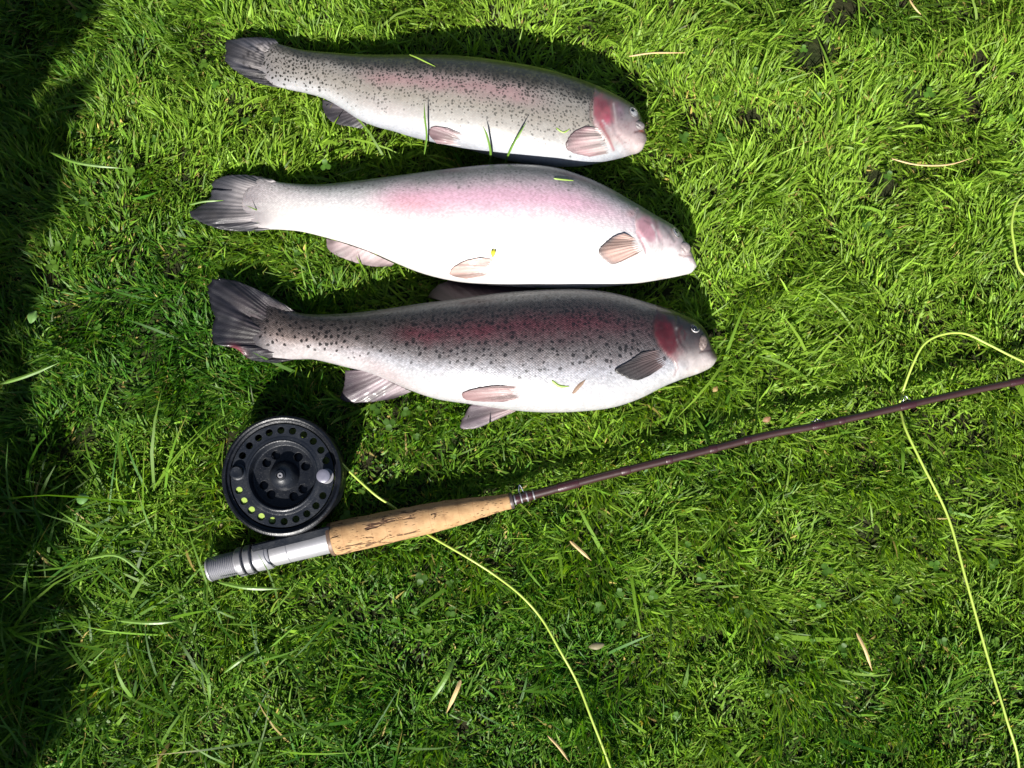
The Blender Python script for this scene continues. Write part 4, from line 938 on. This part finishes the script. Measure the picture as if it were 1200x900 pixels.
dry_leaf(838, 456, .027, 8, 6, .9, (.24, .17, .06), 'small yellow brown leaf scrap just below the jaw of the lowest fish')
dry_leaf(40, 372, .034, 16, 12, 1.2, (.10, .20, .05), 'broad pale green leaf at the edge of the left shade', 'leaf', 'broad_leaf')
dry_leaf(98, 585, .034, 15, 13, .3, (.09, .20, .05), 'broad green weed leaf left of the reel', 'leaf', 'broad_leaf')
dry_leaf(578.5, 297, s2(578, 297)+.0002, 10, 5.5, 1.4, (.62, .60, .05), 'tiny yellow petal on the belly of the white fish', 'petal', 'petal')
strip('grass_clipping', [(649, 209, s2(649, 209)*1000+.5), (660, 210.5, s2(660, 210)*1000+.5), (672, 211.5, s2(672, 211)*1000+.5)], 2.6, M_bit, 'bright green grass clipping stuck on the back of the white fish', 'grass clipping')
strip('grass_clipping', [(647, 446, s3(647, 446)*1000+.3), (655, 452, s3(655, 452)*1000+.5), (667, 453, s3(667, 453)*1000+.3)], 3.4, M_bit, 'green grass clipping stuck on the belly of the dark fish', 'grass clipping')
strip('grass_clipping', [(480, 64, 50), (490, 68, s1(490, 70)*1000+2), (510, 78, s1(510, 78)*1000+.5)], 2.2, M_bit, 'thin green blade lying over the back of the speckled fish', 'grass clipping')
strip('grass_clipping', [(652, 150, s1(652, 150)*1000+.3), (660, 155, s1(660, 155)*1000+.4), (668, 151, s1(668, 151)*1000+.3)], 2.2, M_bit, 'green clipping beside the pectoral fin of the speckled fish', 'grass clipping')
strip('twig_scrap', [(671, 461, s3(671, 461)*1000+.4), (678, 453, s3(678, 453)*1000+.8), (686, 445, s3(686, 446)*1000+.4)], 4.2, simple('twig', (.22, .15, .11), .7, 0, .3, .3, 300), 'small brown twig scrap on the belly of the dark fish', 'twig')
# long single blades that lie across things
M_blade = simple('long_blade', (.10, .20, .025), .45, 0, .45, .25, 120)
GB = 'long loose grass blades'
for pts, w_, lb in (
    ([(0, 450, 33), (30, 441, 38), (70, 425, 36)], 4.2, 'wide straight grass blade reaching out of the shade at mid left'),
    ([(222, 240, 30), (240, 236, 34), (262, 235, 35)], 2.6, 'grass blade lying over the tail of the white fish'),
    ([(58, 178, 30), (92, 191, 37), (148, 198, 32)], 3.6, 'arching grass blade left of the white fish tail'),
    ([(255, 682, 30), (290, 689, 36), (334, 690, 32)], 4.0, 'long grass blade just below the silver reel seat'),
    ([(100, 655, 30), (140, 652, 40), (180, 685, 30)], 3.4, 'bent grass blade left of the silver reel seat'),
    ([(137, 727, 30), (175, 730, 36), (210, 728, 32)], 4.0, 'broad level grass blade below and left of the reel seat'),
    ([(300, 762, 30), (280, 775, 37), (258, 792, 30)], 3.8, 'tilted broad grass blade below the reel seat'),
    ([(229, 775, 28), (243, 795, 38), (246, 828, 30)], 4.2, 'drooping grass blade near the bottom left'),
    ([(532, 772, 30), (522, 795, 37), (502, 826, 30)], 5.5, 'broad pale grass blade left of the tan dry blade'),
    ([(588, 202, 28), (597, 178, 58), (607, 160, 72), (617, 143, 80)], 2.5, 'upright grass blade in front of the belly of the speckled fish'),
    ([(572, 196, 28), (575, 180, 52), (571, 160, 68), (566, 148, 76)], 2.6, 'grass blade leaning left before the belly of the speckled fish'),
    ([(497, 182, 28), (500, 160, 52), (498, 140, 66), (497, 120, 72)], 2.2, 'thin upright grass blade beside the pelvic fin of the speckled fish')):
    strip('long_grass_blade', pts, w_, M_blade, lb, 'grass blade', group=GB)

# ------------------------------------------------------------------ hedge left of the frame, unseen and put in to cast the shade along the left edge
hr = np.random.default_rng(77); n = 42000
hy = hr.uniform(-2.2, .9, n); REACH = .93/math.tan(SUN_EL)
_sp = np.array([at(x_, y_, .015)[:2] for x_, y_ in ((84, 1100), (84, 900), (78, 700), (84, 600), (88, 500), (50, 400), (48, 270), (66, 130), (90, 0), (92, -150))])  # wanted edge of the shade, from which the leaf face is shaped
face = np.interp(hy, _sp[:, 1]+math.cos(SUN_AZ)*REACH, _sp[:, 0]+math.sin(SUN_AZ)*REACH)+.035*(hr.random(n)-.5)
hx = face-.75*hr.random(n)**1.3; hz = hr.uniform(.0, 1, n)
edge = .93+.05*(fbm(hy, hy*0, .30, 98)-.5)*2
edge = edge*(1+.95*sm(.15, .7, face-hx)); hz = hz*edge; bul = .02*(fbm(hy, hz, .22, 99)-.5)*2; hx = hx+bul  # leaves at the back rise higher to block more sky
sz_ = hr.uniform(.020, .044, n); d = hr.normal(size=(n, 3)); d /= np.linalg.norm(d, axis=1)[:, None]; e_ = np.cross(d, hr.normal(size=(n, 3))); e_ /= np.linalg.norm(e_, axis=1)[:, None]
c_ = np.stack([hx, hy, hz+.01], -1); c_[:, 0] = np.minimum(c_[:, 0], -.565)
V = np.stack([c_-d*sz_[:, None], c_+e_*sz_[:, None]*.55, c_+d*sz_[:, None], c_-e_*sz_[:, None]*.55], 1).reshape(-1, 3)
F4 = np.arange(n*4).reshape(n, 4); col = np.repeat(np.array([[.035, .085, .015]])*hr.lognormal(0, .3, n)[:, None], 4, 0)
added_hedge = thing('added_hedge', 'unseen dark green leaf mass, added to shade the left edge of the lawn', 'added_hedge', (-1.0, -.4, 0))
o = obj('shade_foliage', raw_mesh('shade_foliage', V, None, F4, col, smooth=False), M_grass, added_hedge); o.location = -added_hedge.location; o['kind'] = 'stuff'
M_stem = simple('added_hedge_stem', (.10, .075, .05), .8, 0, .2, .3, 60)
for i in range(9):
    y = -1.8+i*.3; x = -1.0+.08*math.sin(i*2.3)
    pts = [np.array([x, y, 0]), np.array([x+.03*math.sin(i), y+.03, .25]), np.array([x-.03, y+.06*math.cos(i), .55])]
    s = obj('stem', tube_mesh(spline(pts, 10), np.linspace(.02, .008, 11), 8), M_stem, added_hedge); s.location = -added_hedge.location
